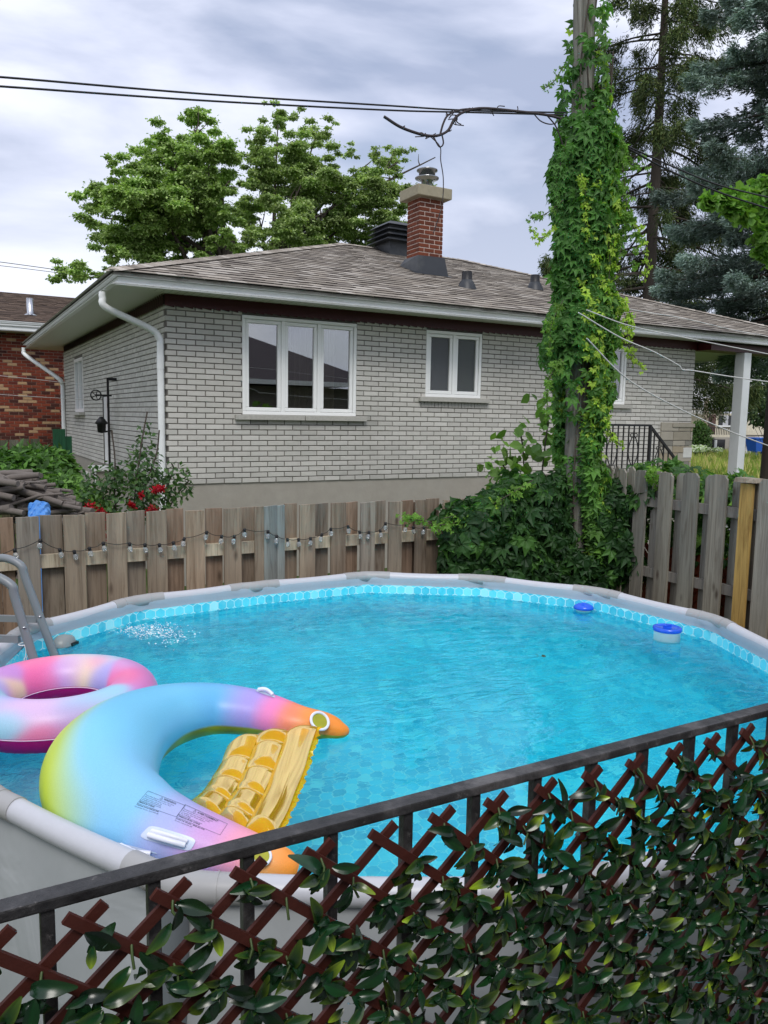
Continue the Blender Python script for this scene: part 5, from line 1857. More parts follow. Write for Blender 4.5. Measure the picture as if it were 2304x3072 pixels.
stm.build('clips', simple('green_plastic_stem', (.07, .11, .035), .5), tr_)

# ------------------------------------------------------------------ trees behind the house
MAP_V = [(0, 0, 0), (-.42, .28, .03), (-.16, .45, .0), (-.34, .8, .02), (0, 1.05, -.1), (.34, .8, .02), (.16, .45, .0), (.42, .28, .03)]
MAP_F = [(0, 2, 1, 1), (0, 4, 3, 2), (0, 6, 5, 4), (0, 7, 6, 6)]
MAP_F = [(0, 1, 2), (2, 3, 4), (4, 5, 6), (6, 7, 0), (0, 2, 4), (0, 4, 6)]


def maple(label, Yd, trunk, clusters, nleaf, lsize, cols, limbs, name='maple_tree', dens_mod=1):
    root = thing(name, label, 'tree', (trunk[0], Yd, 0))
    C_ = []
    for px, py, pr in clusters:
        yy = Yd + NR.uniform(-2.6, 2.6)
        c = at_y(px / .72, py / .72, yy); rad = 1.03 * pr / .72 * np.linalg.norm(c - EYE) / F_PX
        # break every cluster into a handful of smaller clumps
        n = max(7, int(rad * rad * 24))
        for _ in range(n):
            d = rnd_unit(1)[0] * NR.uniform(.2, 1.15); d[1] *= 1.3
            C_.append((*(c + d * rad), rad * NR.uniform(.10, .26)))
    C_ = np.array(C_)
    w = C_[:, 3] ** 2; k = NR.choice(len(C_), nleaf, p=w / w.sum())
    d = rnd_unit(nleaf); d[:, 2] = np.where(NR.random(nleaf) < .72, np.abs(d[:, 2]), d[:, 2])
    r = NR.uniform(.3, 1.12, nleaf)[:, None] ** .7 * np.where(NR.random((nleaf, 1)) < .16, NR.uniform(1.1, 2.0, (nleaf, 1)), 1)
    p = C_[k, :3] + d * r * C_[k, 3:4] * np.array([1.5, 1.5, .75])
    tone = (.75 + .5 * NR.random(len(C_)))[k][:, None]
    col = np.array(cols)[NR.integers(0, len(cols), nleaf)] * tone * (1 + NR.uniform(-.25, .25, (nleaf, 1)))
    fwd = unit(d * [1, 1, .2] + NR.normal(size=(nleaf, 3)) * .5 + [0, 0, -.45])
    V, F, C = scatter(MAP_V, MAP_F, p, frames(fwd, unit(d * .4 + NR.normal(size=(nleaf, 3)) * .5 + [0, -.1, .7])), NR.uniform(.7, 1.25, nleaf) * lsize, np.clip(col, .004, 1))
    npmesh('crown', V, F, M_LEAF, root, C)
    tb = MB()
    top = np.array(trunk[1]); b = np.array([trunk[0], Yd, 0])
    tb.tube(spline([b, b * .5 + top * .5 + [.15, 0, 0], top], 6), list(np.linspace(.34, .17, 13)), 12)
    for px, py in limbs:
        e_ = at_y(px / .72, py / .72, Yd + NR.uniform(-1.5, 1.5)); m_ = b * .1 + top * .9 if NR.random() < .5 else b * .3 + top * .7
        mid_ = (m_ + e_) / 2 + [0, 0, .5]
        tb.tube(spline([m_, mid_, e_], 5), list(np.linspace(.11, .025, 11)), 7)
        for _ in range(5):
            f = NR.uniform(.35, 1); q0 = m_ * (1 - f) + e_ * f + [0, 0, .5 * (1 - abs(2 * f - 1))]; q1 = q0 + NR.normal(size=3) * [.5, .5, .3] + [0, 0, .5]
            tb.tube([q0, (q0 + q1) / 2 + NR.normal(size=3) * .1, q1], [.035, .022, .01], 5)
    tb.build('trunk', M_BARK, root)
    return root


GT = [(.24, .36, .10), (.31, .44, .14), (.17, .27, .07), (.40, .52, .19)]
maple('broad green maple tree rising left behind the grey house roof', 31, (7.2, at_y(500 / .72, 520 / .72, 31)),
      [(425, 255, 34), (350, 300, 34), (385, 330, 40), (455, 330, 50), (400, 385, 55), (282, 365, 30), (300, 420, 55), (330, 360, 40), (215, 418, 34), (245, 450, 42), (205, 475, 36), (265, 500, 48), (345, 460, 60), (430, 430, 60),
       (225, 545, 34), (160, 580, 34), (205, 605, 30), (300, 545, 50), (385, 525, 50), (450, 510, 40), (128, 590, 22), (470, 400, 30), (240, 350, 16), (320, 500, 50), (260, 590, 40), (480, 455, 34), (495, 505, 30), (490, 550, 30), (430, 550, 34), (330, 580, 30)], 150000, .105, GT,
      [(420, 280), (300, 400), (220, 470), (350, 340), (450, 350), (260, 530), (480, 400), (390, 470), (440, 460)])
maple('lighter open maple tree behind the house, between the first maple and the chimney', 33, (11.5, at_y(610 / .72, 520 / .72, 33)),
      [(605, 250, 30), (570, 295, 34), (650, 265, 22), (692, 290, 30), (560, 345, 34), (630, 340, 44), (695, 350, 36), (590, 400, 46), (660, 420, 54), (725, 425, 44), (545, 450, 36), (610, 480, 48), (560, 520, 40),
       (650, 520, 48), (725, 490, 48), (760, 330, 18), (815, 330, 20), (870, 335, 20), (850, 370, 28), (795, 390, 38), (860, 425, 36), (790, 450, 46), (845, 485, 38), (770, 520, 40), (700, 540, 36), (895, 450, 18), (525, 400, 26), (520, 340, 16), (515, 470, 26), (510, 530, 30), (600, 550, 30), (930, 400, 8), (940, 560, 10)], 150000, .10, [(.27, .37, .13), (.34, .45, .17), (.20, .29, .10), (.44, .53, .23)],
      [(600, 270), (680, 300), (580, 380), (720, 400), (800, 350), (860, 350), (650, 400), (780, 460), (940, 340), (560, 470), (700, 460)])

NEED_V = [(0, 0, 0), (-.10, .5, 0), (0, 1, -.05), (.10, .5, 0)]
NEED_F = [(0, 1, 2), (0, 2, 3)]


def conifer(label, px_top, base, height, r0, nb_, cols, hang, tuft, per, group=None, sparse=0.0, name='spruce_tree', zmin=2, pw=.8, seed=1, tufty=False, minx=None):
    rng = np.random.default_rng(seed)
    root = thing(name, label, 'tree', (base[0], base[1], 0))
    b = np.array([base[0], base[1], 0.0]); top = b + [0, 0, height]
    tb = MB(); tb.tube([b, b + [0.05, 0, height * .5], top], [r0, r0 * .6, .03], 12)
    P, FW, S, T = [], [], [], []
    for i in range(nb_):
        f = (i + rng.random()) / nb_
        z = zmin + (height - zmin) * f
        L = base[2] * (1 - z / height) ** pw * rng.uniform(.7, 1.12)
        if rng.random() < sparse * .5: L *= .5
        a = rng.uniform(0, 2 * PI); d = np.array([math.cos(a), math.sin(a), 0])
        droop = rng.uniform(.12, .34) if not tufty else rng.uniform(.05, .22)
        o = b + [0, 0, z]
        pts = [o, o + d * L * .4 + [0, 0, -droop * L * .25], o + d * L * .8 + [0, 0, -droop * L * .75], o + d * L + [0, 0, -droop * L * .8 + L * .05]]
        S_ = np.array(spline(pts, 4)); tb.tube(S_, list(np.linspace(.012 + .012 * L, .008, len(S_))), 5)
        sd_ = np.array([-d[1], d[0], 0])
        n = int(per * L)
        t_ = rng.uniform(.12 if not sparse else .3, 1, n) ** .8
        idx = t_ * (len(S_) - 1.01); i0 = idx.astype(int); ff = (idx - i0)[:, None]
        q = S_[i0] * (1 - ff) + S_[i0 + 1] * ff
        sidew = rng.uniform(-1, 1, n)[:, None] * (L * .26 * (1.1 - t_))[:, None] + rng.normal(size=(n, 1)) * .05
        q = q + sd_ * sidew
        dn = -np.abs(rng.normal(size=n)) * hang
        q[:, 2] += dn + (rng.random(n) * .12)
        P.append(q)
        fw_ = d * (1.0 if tufty else .45) + sd_ * np.sign(sidew) * (.7 if tufty else .5) + rng.normal(size=(n, 3)) * .38 + np.array([0, 0, -.1 if tufty else -.85])
        FW.append(fw_); S.append(rng.uniform(.7, 1.3, n) * tuft); T.append(t_)
    P, FW, S, T = np.concatenate(P), np.concatenate(FW), np.concatenate(S), np.concatenate(T)
    n = len(P)
    if tufty:   # each tuft: a fan of needle blades round a twig
        rep = 9
        P = np.repeat(P, rep, 0) + rng.normal(size=(n * rep, 3)) * .035; FW = np.repeat(unit(FW), rep, 0) + rng.normal(size=(n * rep, 3)) * .42; S = np.repeat(S, rep) * rng.uniform(.7, 1.1, n * rep)
    else:
        rep = 7
        P = np.repeat(P, rep, 0) + rng.normal(size=(n * rep, 3)) * .085; FW = np.repeat(unit(FW), rep, 0) + rng.normal(size=(n * rep, 3)) * .35; S = np.repeat(S, rep)
    n = len(P); T = np.repeat(T, rep)
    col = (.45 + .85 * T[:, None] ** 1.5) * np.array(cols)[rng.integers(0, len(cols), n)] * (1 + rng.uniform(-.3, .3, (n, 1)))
    col = col * (.82 + .30 * np.sin(P[:, :1] * 2.1 + 1) * np.sin(P[:, 2:3] * 1.7 + P[:, 1:2] * 1.3) + .12 * np.sin(P[:, 2:3] * 5.3 + P[:, :1] * 4))
    V, F, C = scatter(NEED_V, NEED_F, P, frames(unit(FW), rnd_unit(n)), S, np.clip(col, .003, 1), np.array([(.7,) * 3, (.9,) * 3, (1.35,) * 3, (.9,) * 3]))
    npmesh('crown', V, F, M_NEEDLE, root, C)
    tb.build('trunk', M_BARK, root)
    return root


sb = at_y(1945, 880, 23.0)
conifer('tall thin dark green spruce with bare branches showing, right behind the pole', None, (sb[0], 23.0, 6.0), 27, .30, 190, [(.07, .11, .035), (.10, .145, .045), (.045, .075, .025), (.14, .17, .055)], .36, .17, 60, sparse=.5, zmin=3.0, seed=4)
bs = at_y(2330, 1200, 14.0)
conifer('dense blue grey spruce at the right edge behind the porch', None, (bs[0], 14.0, 4.6), 21, .30, 230, [(.26, .34, .31), (.33, .42, .38), (.18, .26, .23), (.12, .18, .155), (.23, .31, .27)], .10, .15, 84, zmin=4.2, pw=.62, seed=9, tufty=True, name='blue_spruce')
# maple branch reaching in at the right edge
mr_ = thing('maple_branch_tree', 'bright green maple foliage reaching in at the right edge in front of the blue spruce', 'tree', (19, 9, 0))
mr_.name = 'maple_tree'
pts = []
for px, py, sp__ in ((2260, 600, 26), (2200, 590, 26), (2235, 640, 26), (2290, 560, 26), (2290, 700, 30), (2300, 760, 24), (2330, 640, 50), (2200, 620, 16), (2180, 600, 10), (2130, 600, 7), (2300, 640, 28), (2340, 740, 40)):
    c = at_y(px, py, 9.0); r_ = sp__ * np.linalg.norm(c - EYE) / F_PX * 1.0
    pts.append(c + rnd_unit(95) * NR.uniform(.2, 1, (95, 1)) * r_)
p = np.concatenate(pts); n = len(p)
V, F, C = scatter(MAP_V, MAP_F, p, frames(unit(NR.normal(size=(n, 3)) * .6 + [-.3, 0, -.5]), unit(NR.normal(size=(n, 3)) * .5 + [0, -.4, .7])), NR.uniform(.13, .22, n), vary((.15, .30, .05), n, .35))
npmesh('crown', V, F, M_LEAF, mr_, C)
tb = MB(); e0 = at_y(2420, 800, 9.0); tb.tube([[e0[0] + .6, 9, 0], e0, at_y(2330, 640, 9.0)], [.2, .12, .05], 8)
for px, py in ((2200, 600), (2290, 700), (2290, 560)): tb.tube([at_y(2400, 720, 9.0), at_y((px + 2400) / 2, py + 10, 9.0), at_y(px, py, 9.0)], [.05, .03, .01], 5)
tb.build('trunk', M_BARK, mr_)

# ------------------------------------------------------------------ wires
def wire(name, label, cat, pts, rad, mat, group=None, n=30, sag=0):
    S = spline(pts, 8)
    o = MB().tube(S, rad, 6).build(name, mat)
    return tag(o, label, cat, group)


M_CABW = simple('pale_cable', (.62, .62, .60), .5, .1, 10)
M_CABB = simple('black_cable', (.012, .012, .012), .5, .1, 10)
YW = 5.45
wire('power_cable', 'upper of the two black cables crossing the sky from the left to the pole', 'cable', [at_y(x, y, YW) for x, y in ((-400, 205), (0, 231), (600, 281), (1152, 316), (1400, 331), (1700, 338))], .0065, M_CABB, 'overhead cables')
wire('power_cable', 'lower of the two black cables crossing the sky from the left to the pole', 'cable', [at_y(x, y, YW) for x, y in ((-400, 235), (0, 259), (600, 301), (1152, 330), (1400, 337), (1700, 345))], .0065, M_CABB, 'overhead cables')
wire('power_cable', 'upper black cable running from the pole to the right edge', 'cable', [at_y(x, y, 5.3) for x, y in ((1885, 440), (2000, 492), (2150, 553), (2304, 592), (2500, 640))], .0075, M_CABB, 'overhead cables')
wire('power_cable', 'lower black cable running from the pole to the right edge', 'cable', [at_y(x, y, 5.3) for x, y in ((1885, 446), (2000, 508), (2150, 574), (2304, 626), (2500, 690))], .0085, M_CABB, 'overhead cables')
wire('pale_cable', 'lowest pale cable sagging from the creeper down past the porch post', 'cable', [at_y(x, y, 5.2) for x, y in ((1760, 1015), (1880, 1135), (2030, 1222), (2180, 1290), (2304, 1337), (2480, 1400))], .006, M_CABW, 'overhead cables')
wire('pale_cable', 'middle pale cable with a kink in front of the end wall', 'cable', [at_y(x, y, 5.2) for x, y in ((1735, 938), (1860, 1012), (1960, 1055), (2034, 1095), (2047, 1109), (2080, 1112), (2180, 1128), (2304, 1145), (2480, 1165))], .006, M_CABW, 'overhead cables')
wire('pale_cable', 'upper pale cable crossing just under the porch gutter', 'cable', [at_y(x, y, 5.2) for x, y in ((1760, 930), (1885, 976), (2040, 1010), (2180, 1038), (2304, 1062), (2480, 1100))], .005, M_CABW, 'overhead cables')
wire('pale_cable', 'thin pale cable crossing the shingles at the right', 'cable', [at_y(x, y, 5.4) for x, y in ((1760, 880), (1880, 925), (2050, 955), (2200, 990), (2304, 1010), (2480, 1050))], .004, M_CABW, 'overhead cables')
wire('clothesline', 'upper clothesline wire running left from the pulley', 'clothesline', [[xq - .2, cy_, 2.81], [1.6, 12.5, 2.85], [-.6, 10.4, 2.92], [-3, 8.2, 3.0]], .004, M_CABW, 'clothesline wires')
wire('clothesline', 'lower clothesline wire running left towards the fence', 'clothesline', [[xq - .25, cy_, 2.63], [1.6, 12.5, 2.62], [-.6, 10.4, 2.66], [-3, 8.2, 2.7]], .004, M_CABW, 'clothesline wires')
# dead vine caught on the cables
dv = MB()
def dvt(pp, r): dv.tube(spline([at_y(x, y, YW) for x, y in pp], 6), r, 6)
dvt([(1152, 350), (1210, 385), (1290, 408), (1340, 395), (1365, 355), (1395, 335), (1450, 325), (1560, 335), (1640, 345), (1680, 355)], .011)
dvt([(1290, 408), (1320, 440), (1322, 480), (1330, 540), (1325, 620), (1300, 700)], .004)
dvt([(1320, 405), (1330, 370), (1345, 345), (1380, 330), (1430, 326)], .008)
dvt([(1300, 410), (1318, 440), (1330, 430), (1325, 400)], .006)
dvt([(1640, 345), (1665, 375), (1680, 410), (1690, 440)], .006)
dvt([(1600, 340), (1625, 365), (1660, 372), (1690, 350)], .005)
for _ in range(26):
    x, y = R.choice([(1210, 385), (1260, 402), (1290, 408), (1340, 395), (1360, 360), (1400, 333), (1480, 328), (1550, 334), (1345, 345)])
    x += R.uniform(-14, 14); dvt([(x, y), (x + R.uniform(-14, 14), y + R.uniform(-14, 14)), (x + R.uniform(-26, 26), y + R.uniform(-18, 20))], .004)
tag(dv.build('dead_vine', simple('dry_twig', (.05, .04, .04), .9, .3, 30)), 'dry leafless vine tangled on the two black cables above the chimney', 'dead vine')

# ------------------------------------------------------------------ left garden: shrub, firewood, tarp, roses, neighbour's fence
def bush(name, label, cat, blobs, n, size, cols, tv=None, tf=None, mat=None, stems_n=12, zmin=.05):
    root = thing(name, label, cat, (blobs[0][0], blobs[0][1], 0))
    B = np.array(blobs); w = B[:, 3] * B[:, 5]; k = NR.choice(len(B), n, p=w / w.sum()); b = B[k]
    d = rnd_unit(n); r = NR.uniform(.35, 1.08, (n, 1)) ** .6
    p = b[:, :3] + d * r * b[:, 3:6]; ok = p[:, 2] > zmin; p, d, r = p[ok], d[ok], r[ok]; n = len(p)
    c = np.array(cols)[NR.integers(0, len(cols), n)] * (1 + NR.uniform(-.3, .3, (n, 1)))
    V, F, C = scatter(tv or LEAF4[0], tf or LEAF4[1], p, frames(unit(d * .6 + NR.normal(size=(n, 3)) * .5 + [0, 0, -.2]), unit(d + [0, -.2, .6])), NR.uniform(.7, 1.3, n) * size, np.clip(c, .004, 1))
    npmesh('leaves', V, F, mat or M_LEAF, root, C)
    st_ = MB()
    for i in range(stems_n):
        q = B[R.randrange(len(B))]; e_ = q[:3] + NR.normal(size=3) * q[3:6] * .4
        st_.tube([[B[0][0] + R.uniform(-.2, .2), B[0][1] + R.uniform(-.2, .2), 0], [(B[0][0] + e_[0]) / 2, (B[0][1] + e_[1]) / 2, e_[2] * .6], e_], [.014, .010, .005], 5)
    st_.build('stems', M_BARK, root)
    return root


def blob(px, py, Y, rx_, rz_, ry_=None): return (*at_y(px, py, Y), rx_, ry_ or rx_, rz_)


PEON = palmate(3, .2)
bush('garden_shrub', 'large leafy green shrub beside the far corner of the grey house', 'shrub', [blob(60, 1425, 12.5, .55, .35), blob(130, 1415, 13, .45, .35), blob(180, 1440, 13.2, .25, .45), blob(10, 1410, 12.5, .5, .25), blob(110, 1460, 12.2, .5, .35)], 3600, .15, [(.07, .17, .03), (.05, .12, .025), (.12, .26, .05)], *PEON, zmin=1.0)
bush('garden_shrub', 'low bushy green plants in front of the basement window', 'shrub', [blob(200, 1530, 9.5, .45, .22), blob(260, 1545, 9.3, .3, .18), blob(160, 1530, 9.5, .3, .2), blob(190, 1500, 10, .3, .3)], 2200, .10, [(.08, .18, .035), (.05, .12, .025), (.13, .26, .05)], *PEON, zmin=.5)
fw = thing('firewood_pile', 'grey pile of branches and firewood at the left edge behind the fence', 'firewood', (at_y(60, 1500, 8.4)[0], 8.4, 0))
M_LOG = simple('grey_dead_wood', (.15, .13, .115), .95, .35, 12, .6, stretch=(1, 1, 1))
wd_ = MB()
for i in range(330):
    u = R.random(); px = R.uniform(-260, 200); top = 1420 + max(0, px - 20) * .55 + R.uniform(0, 90) + (20 if px < 0 else 0)
    c = at_y(px, top, R.uniform(8.1, 9.2)); ln_2 = R.uniform(.25, .75); a = R.uniform(-.5, .5); d_2 = np.array([math.cos(a) * .85, -.5 + R.uniform(-.5, .5), R.uniform(-.38, .2)])
    c[2] = min(c[2], 1.75)
    r_ = R.choice([.012, .015, .02, .025, .035, .05])
    wd_.tube([c - d_2 * ln_2 / 2, c + NR.normal(size=3) * .03, c + d_2 * ln_2 / 2], [r_, r_ * .95, r_ * .8], 9)
wd_.build('branches', M_LOG, fw)
lg_ = MB()
for i in range(40):
    c = at_y(R.uniform(-200, 120), 1590, 8.5); c[2] = R.uniform(.1, 1.15); r_ = R.uniform(.06, .1)
    lg_.tube([c + [0, -.3, 0], c + [0, .4, 0]], r_, 10)
lg_.build('logs', M_LOG, fw)
tv_ = MB(); N = 22; vs = []
for i in range(N + 1):
    for j in range(N + 1):
        u, w = i / N, j / N
        c = at_y(84 + 68 * u, 1520 + 44 * w - 18 * math.sin(PI * u) ** .5, 7.9 - .25 * w)
        vs.append(c + np.array([0, .012 * math.sin(i * .9 + j * .5) + .010 * math.sin(j * .8 - i * .6) + .02 * math.sin(i * .31), .004 * math.sin(i * .8) + .004 * math.sin(j * .7 + i)]))
tv_.add(vs, [(i * (N + 1) + j, (i + 1) * (N + 1) + j, (i + 1) * (N + 1) + j + 1, i * (N + 1) + j + 1) for i in range(N) for j in range(N)])
n0 = len(vs)
base_r = [(*v_[:2], 0.05) for v_ in vs[N::N + 1]]
tv_.add([vs[i * (N + 1) + N] for i in range(N + 1)] + base_r, [(i, i + 1, i + N + 2, i + N + 1) for i in range(N)])
tag(tv_.build('blue_tarp', simple('blue_tarp', (.07, .25, .62), .4, .3, 9, .4, dirt=((.30, .48, .72), .6, 6))), 'crumpled blue tarp beside the firewood pile, behind the fence', 'tarp')
# rose bush with red flowers against the corner
RB = [blob(340, 1500, 9.2, .5, .3, .3), blob(420, 1480, 9.3, .4, .35, .3), blob(470, 1500, 9.3, .25, .3, .2), blob(520, 1450, 9.3, .22, .25, .2), blob(430, 1390, 9.4, .20, .25, .15), blob(440, 1330, 9.4, .12, .22, .1), blob(390, 1430, 9.3, .28, .2, .2), blob(310, 1440, 9.2, .2, .2, .15), blob(555, 1440, 9.3, .10, .14, .1)]
rb_ = bush('rose_bush', 'tall loose rose bush with red flowers at the near corner of the grey house', 'rose bush', RB, 1500, .07, [(.06, .13, .04), (.045, .10, .035), (.09, .17, .05)], stems_n=0, zmin=.3)
st_ = MB()
for pp in ([(400, 1600), (405, 1480), (425, 1330), (442, 1235)], [(410, 1600), (440, 1450), (470, 1360), (478, 1290)], [(360, 1600), (345, 1500), (345, 1380), (335, 1290)], [(300, 1600), (310, 1500), (300, 1440), (280, 1420)], [(480, 1600), (520, 1500), (560, 1450), (568, 1440)], [(480, 1600), (500, 1470), (520, 1410), (515, 1390)]):
    st_.tube(spline([at_y(x, y, 9.3) for x, y in pp], 6), .009, 5)
st_.build('canes', M_BARK, rb_)
fv, ff_ = [], []
RP = [(281, 1530, 26), (300, 1545, 20), (265, 1535, 18), (312, 1560, 12), (316, 1580, 12), (315, 1610, 10), (395, 1515, 12), (460, 1530, 14), (445, 1540, 9), (465, 1468, 10), (480, 1465, 9), (425, 1488, 9), (490, 1468, 6)]
pf_ = []
for px, py, r_ in RP:
    c = at_y(px, py, 9.0); rr_m = r_ * np.linalg.norm(c - EYE) / F_PX; k = int(r_ * 4)
    pf_.append(c + rnd_unit(k) * NR.uniform(.2, 1, (k, 1)) * rr_m)
for p in pf_:
    n = len(p)
    V, F, C = scatter(LEAF4[0], LEAF4[1], p, frames(rnd_unit(n), rnd_unit(n)), NR.uniform(.03, .055, n), vary((.45, .008, .025), n, .3))
    npmesh('flower', V, F, M_LEAF, rb_, C)
# dark fence and green board far left
gf = thing('board_fence', 'mossy grey board fence in front of the red brick house, behind the shrub', 'fence', (0, 17, 0))
gm = MB()
for k in range(30):
    x = -4 + k * .19; gm.box((x, 17, 0), (x + .17, 17.03, 1.86 + R.uniform(-.03, .03)), R.choice([(.11, .12, .08), (.09, .10, .07), (.14, .14, .11)]))
gm.build('boards', M_WOODB, gf)
gm = MB(); a_ = at_y(158, 1290, 14.0)
for k in range(3): gm.box((a_[0] + k * .1, 14.0 + k * .01, 0), (a_[0] + k * .1 + .095, 14.03 + k * .01, at_y(170, 1287, 14.0)[2] + (-.12 if k == 2 else 0)), (.02, .09, .045))
tag(gm.build('green_gate', M_WOODB), 'small dark green wooden gate beside the far corner of the grey house', 'gate')

# ------------------------------------------------------------------ far right: meadow, white houses, bush, bins
def up_from(px, py, Y): return at_y(px, py, Y)


NG = 26000
gx = NR.uniform(18, 62, NG); gy = NR.uniform(9.5, 48, NG)
rat = gx / gy; ok = (rat > 1.15) & (rat < 2.1); gx, gy = gx[ok], gy[ok]; NGk = len(gx)
p = np.stack([gx, gy, np.zeros(NGk)], 1)
gh = NR.uniform(.25, .6, NGk)
cc = np.array([(.38, .40, .12), (.30, .36, .09), (.50, .45, .20), (.20, .30, .06)])[NR.integers(0, 4, NGk)] * (1 + NR.uniform(-.25, .25, (NGk, 1)))
BL_V = [(-.06, 0, 0), (.06, 0, 0), (.09, .5, .03), (0, 1, .12), (-.05, .5, .02)]
BL_F = [(0, 1, 2), (0, 2, 3), (0, 3, 4)]
V, F, C = scatter(BL_V, BL_F, p, frames(np.array([0, 0, 1.0]) + NR.normal(size=(NGk, 3)) * .25, unit(NR.normal(size=(NGk, 3)) * [1, 1, .1])), gh, cc)
tag(npmesh('tall_grass', V, F, leafmat('dry_grass', .8, .3, .1), None, C), 'tall yellow green meadow grass beyond the porch', 'grass', kind='stuff')

YH = 42.0
hw = thing('white_duplex', 'white two storey house with arched porch and balconies across the meadow', 'house', (*at_y(2150, 1345, YH)[:2], 0))
hw.name = 'townhouse'
def hb_(x0, y0, x1, y1, Y, d, mb):
    a, b = at_y(x0, y0, Y), at_y(x1, y1, Y)
    mb.box((min(a[0], b[0]), Y, min(a[2], b[2])), (max(a[0], b[0]), Y + d, max(a[2], b[2]))); return mb
M_HW = simple('white_render', (.80, .80, .80), .8, .03, 2)
M_CREAM = simple('cream_stone', (.62, .56, .44), .85, .25, 6, .2)
M_DKG = simple('dark_window_glass', (.03, .03, .035), .2, .2, 3)
hb_(2030, 1050, 2420, 1236, YH, 8, MB()).build('upper_wall', M_HW, hw)
hb_(2030, 1236, 2420, 1306, YH + .02, 8, MB()).build('porch_wall', M_CREAM, hw)
hb_(2030, 1306, 2420, 1362, YH + .04, 8, MB()).build('basement_wall', simple('grey_basement', (.35, .32, .28), .9, .2, 4), hw)
bl2 = hb_(2110, 1304, 2196, 1312, YH - 1.6, 1.7, MB()); hb_(2060, 1224, 2106, 1230, YH - 1.4, 1.4, bl2)
bl2.build('balcony_slab', M_CREAM, hw)
br = MB()
for (xa, ya, xb, yb) in ((2114, 1283, 2194, 1306), (2070, 1202, 2106, 1224)):
    a, b = at_y(xa, ya, YH - 1.55), at_y(xb, yb, YH - 1.55); br.bar((a[0], a[1], a[2]), (b[0], a[1], a[2]), .06)
    for k in range(17):
        x = a[0] + (b[0] - a[0]) * k / 16; br.bar((x, a[1], b[2]), (x, a[1], a[2]), .035)
tag(br.build('balcony_railing', M_BLACK, hw), kind='stuff')
hb_(2128, 1243, 2145, 1303, YH - .03, .05, MB()).build('door', simple('brown_door', (.10, .05, .04), .5), hw)
wv = hb_(2158, 1246, 2200, 1276, YH - .03, .05, MB()).build('window', M_DKG, hw)
hb_(2155, 1276, 2202, 1281, YH - .1, .1, MB()).build('sill', M_HW, wv)
hb_(2170, 1246, 2184, 1276, YH - .05, .02, MB()).build('curtain', simple('white_curtain', (.5, .5, .52)), wv)
hb_(2138, 1318, 2174, 1348, YH - .02, .05, MB()).build('basement_door', M_DKG, hw)
hb_(2144, 1320, 2150, 1345, YH - .04, .02, MB()).build('door_panel', M_HW, hw)
cp_ = MB(); a, b = at_y(2108, 1244, YH - 1.2), at_y(2172, 1244, YH - 1.2); tp_ = at_y(2140, 1227, YH - 1.2)[2]
vs = []
for k in range(13):
    an = PI * k / 12; x = (a[0] + b[0]) / 2 - math.cos(an) * (b[0] - a[0]) / 2; z = a[2] + (tp_ - a[2]) * math.sin(an); vs += [(x, YH - 1.2, z), (x, YH, z + .1)]
cp_.add(vs, [(2 * i, 2 * i + 2, 2 * i + 3, 2 * i + 1) for i in range(12)]); cp_.build('porch_canopy', simple('grey_canopy', (.45, .45, .42)), hw)
sg_ = MB()
for k in range(9):
    a, b = at_y(2236 + k * 5, 1350 - k * 5, YH - 3 + k * .3), at_y(2310, 1350 - k * 5 + 3, YH - 3 + k * .3)
    sg_.box((a[0], a[1], a[2] - .28), (b[0] + 1, a[1] + .34, a[2]))
st2 = sg_.build('stairs', simple('pale_stairs', (.6, .6, .58)), hw)
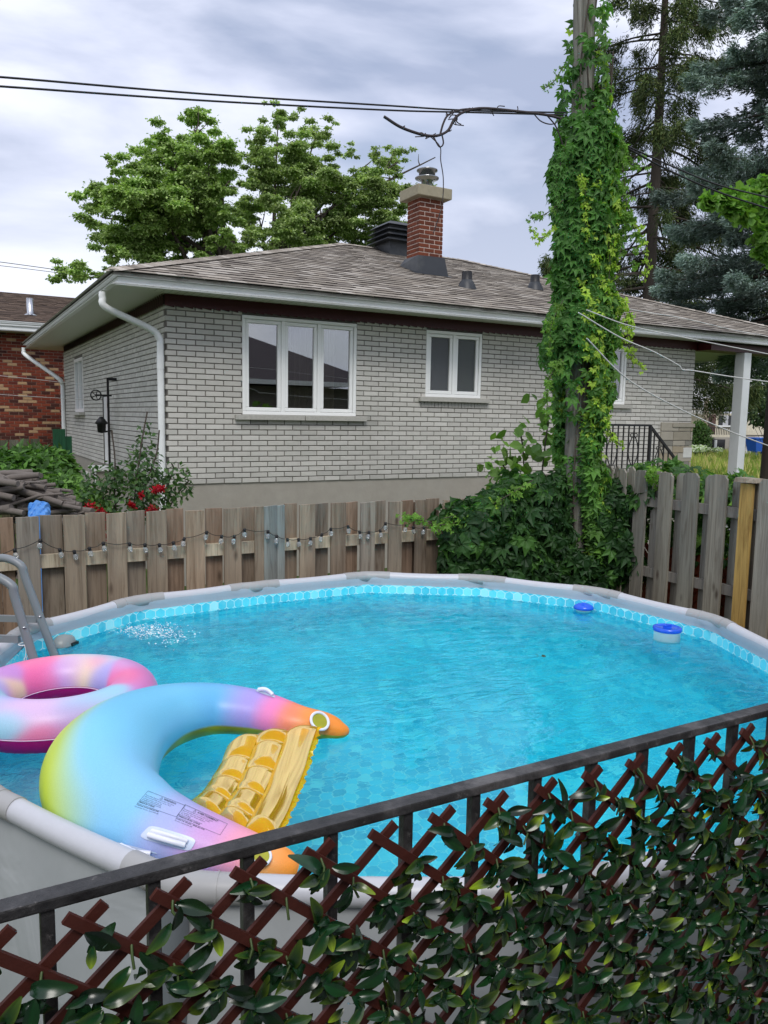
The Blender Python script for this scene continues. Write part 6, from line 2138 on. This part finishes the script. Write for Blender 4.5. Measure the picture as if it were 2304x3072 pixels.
# bins, pole, bush in front of it
c = at_y(2290, 1330, 36)
bn = MB().add([(c[0] - .75, 36, .45), (c[0] + .75, 36, .45), (c[0] + .75, 36.7, .45), (c[0] - .75, 36.7, .45), (c[0] - 1.0, 35.9, 1.35), (c[0] + .9, 35.9, 1.35), (c[0] + .9, 36.8, 1.35), (c[0] - 1.0, 36.8, 1.35)],
              [(0, 3, 2, 1), (4, 5, 6, 7), (0, 1, 5, 4), (1, 2, 6, 5), (2, 3, 7, 6), (3, 0, 4, 7)])
bn.box((c[0] - .6, 36.1, 0), (c[0] - .45, 36.5, .45)).box((c[0] + .45, 36.1, 0), (c[0] + .6, 36.5, .45)).box((c[0] - 1.05, 35.85, 1.35), (c[0] + .95, 36.85, 1.43))
tag(bn.build('blue_bin', simple('blue_bin_plastic', (.02, .12, .55), .5)), 'bright blue bin in front of the pale stairs at the right edge', 'bin')
a, b = at_y(2116, 1345, 40), at_y(2120, 1194, 40)
tag(MB().tube([[a[0], 40, 0], [b[0], 40, b[2]]], .17, 10).build('utility_pole', simple('pale_pole', (.40, .32, .25), .9)), 'pale distant wooden pole standing before the white house', 'utility pole')
bush('garden_shrub', 'round green bush across the meadow beside the pale distant pole', 'shrub', [blob(2092, 1310, 38, .95, 1.0), blob(2085, 1340, 38, 1.0, .6), blob(2096, 1285, 38, .5, .5)], 5000, .17, [(.06, .13, .03), (.04, .09, .02), (.10, .19, .04)])
bush('garden_shrub', 'low white flowering plants at the edge of the meadow', 'flowers', [blob(2095, 1345, 36, .7, .18), blob(2150, 1349, 36, .35, .10)], 700, .14, [(.75, .78, .7), (.65, .7, .6), (.2, .3, .1)])
# dark screening trees behind the blue spruce and small greenery right of the post
bush('cedar_hedge', 'dark green hedge under the blue spruce at the right edge', 'hedge', [blob(2330, 1180, 30, 2.2, 2.0), blob(2300, 1230, 30, 1.6, 1.0), blob(2400, 1130, 30, 3, 3)], 9000, .24, [(.03, .06, .02), (.045, .085, .025), (.025, .05, .02)])
bush('climbing_vine', 'light green creeper shoots growing between the right fence and the porch', 'climbing plant', [(6.1, 5.3, 1.8, .35, .5, .25), (6.2, 4.6, 1.75, .3, .4, .22), (6.1, 4.9, 1.5, .3, .7, .4), (6.3, 3.8, 1.6, .3, .5, .3), (6.1, 4.4, 1.0, .25, 1.0, .6)], 1500, .10, [GREEN_D, GREEN_M, GREEN_L], PT_V, PT_F, zmin=.1)
# far thin cables at the left over the red brick house
wire('distant_cable', 'upper thin distant cable above the brown roof at the left', 'cable', [at_y(x, y, 30) for x, y in ((-100, 775), (0, 786), (140, 805), (300, 828))], .012, M_CABB, 'distant cables')
wire('distant_cable', 'lower thin distant cable above the brown roof at the left', 'cable', [at_y(x, y, 30) for x, y in ((-100, 788), (0, 797), (140, 814), (300, 836))], .010, M_CABB, 'distant cables')
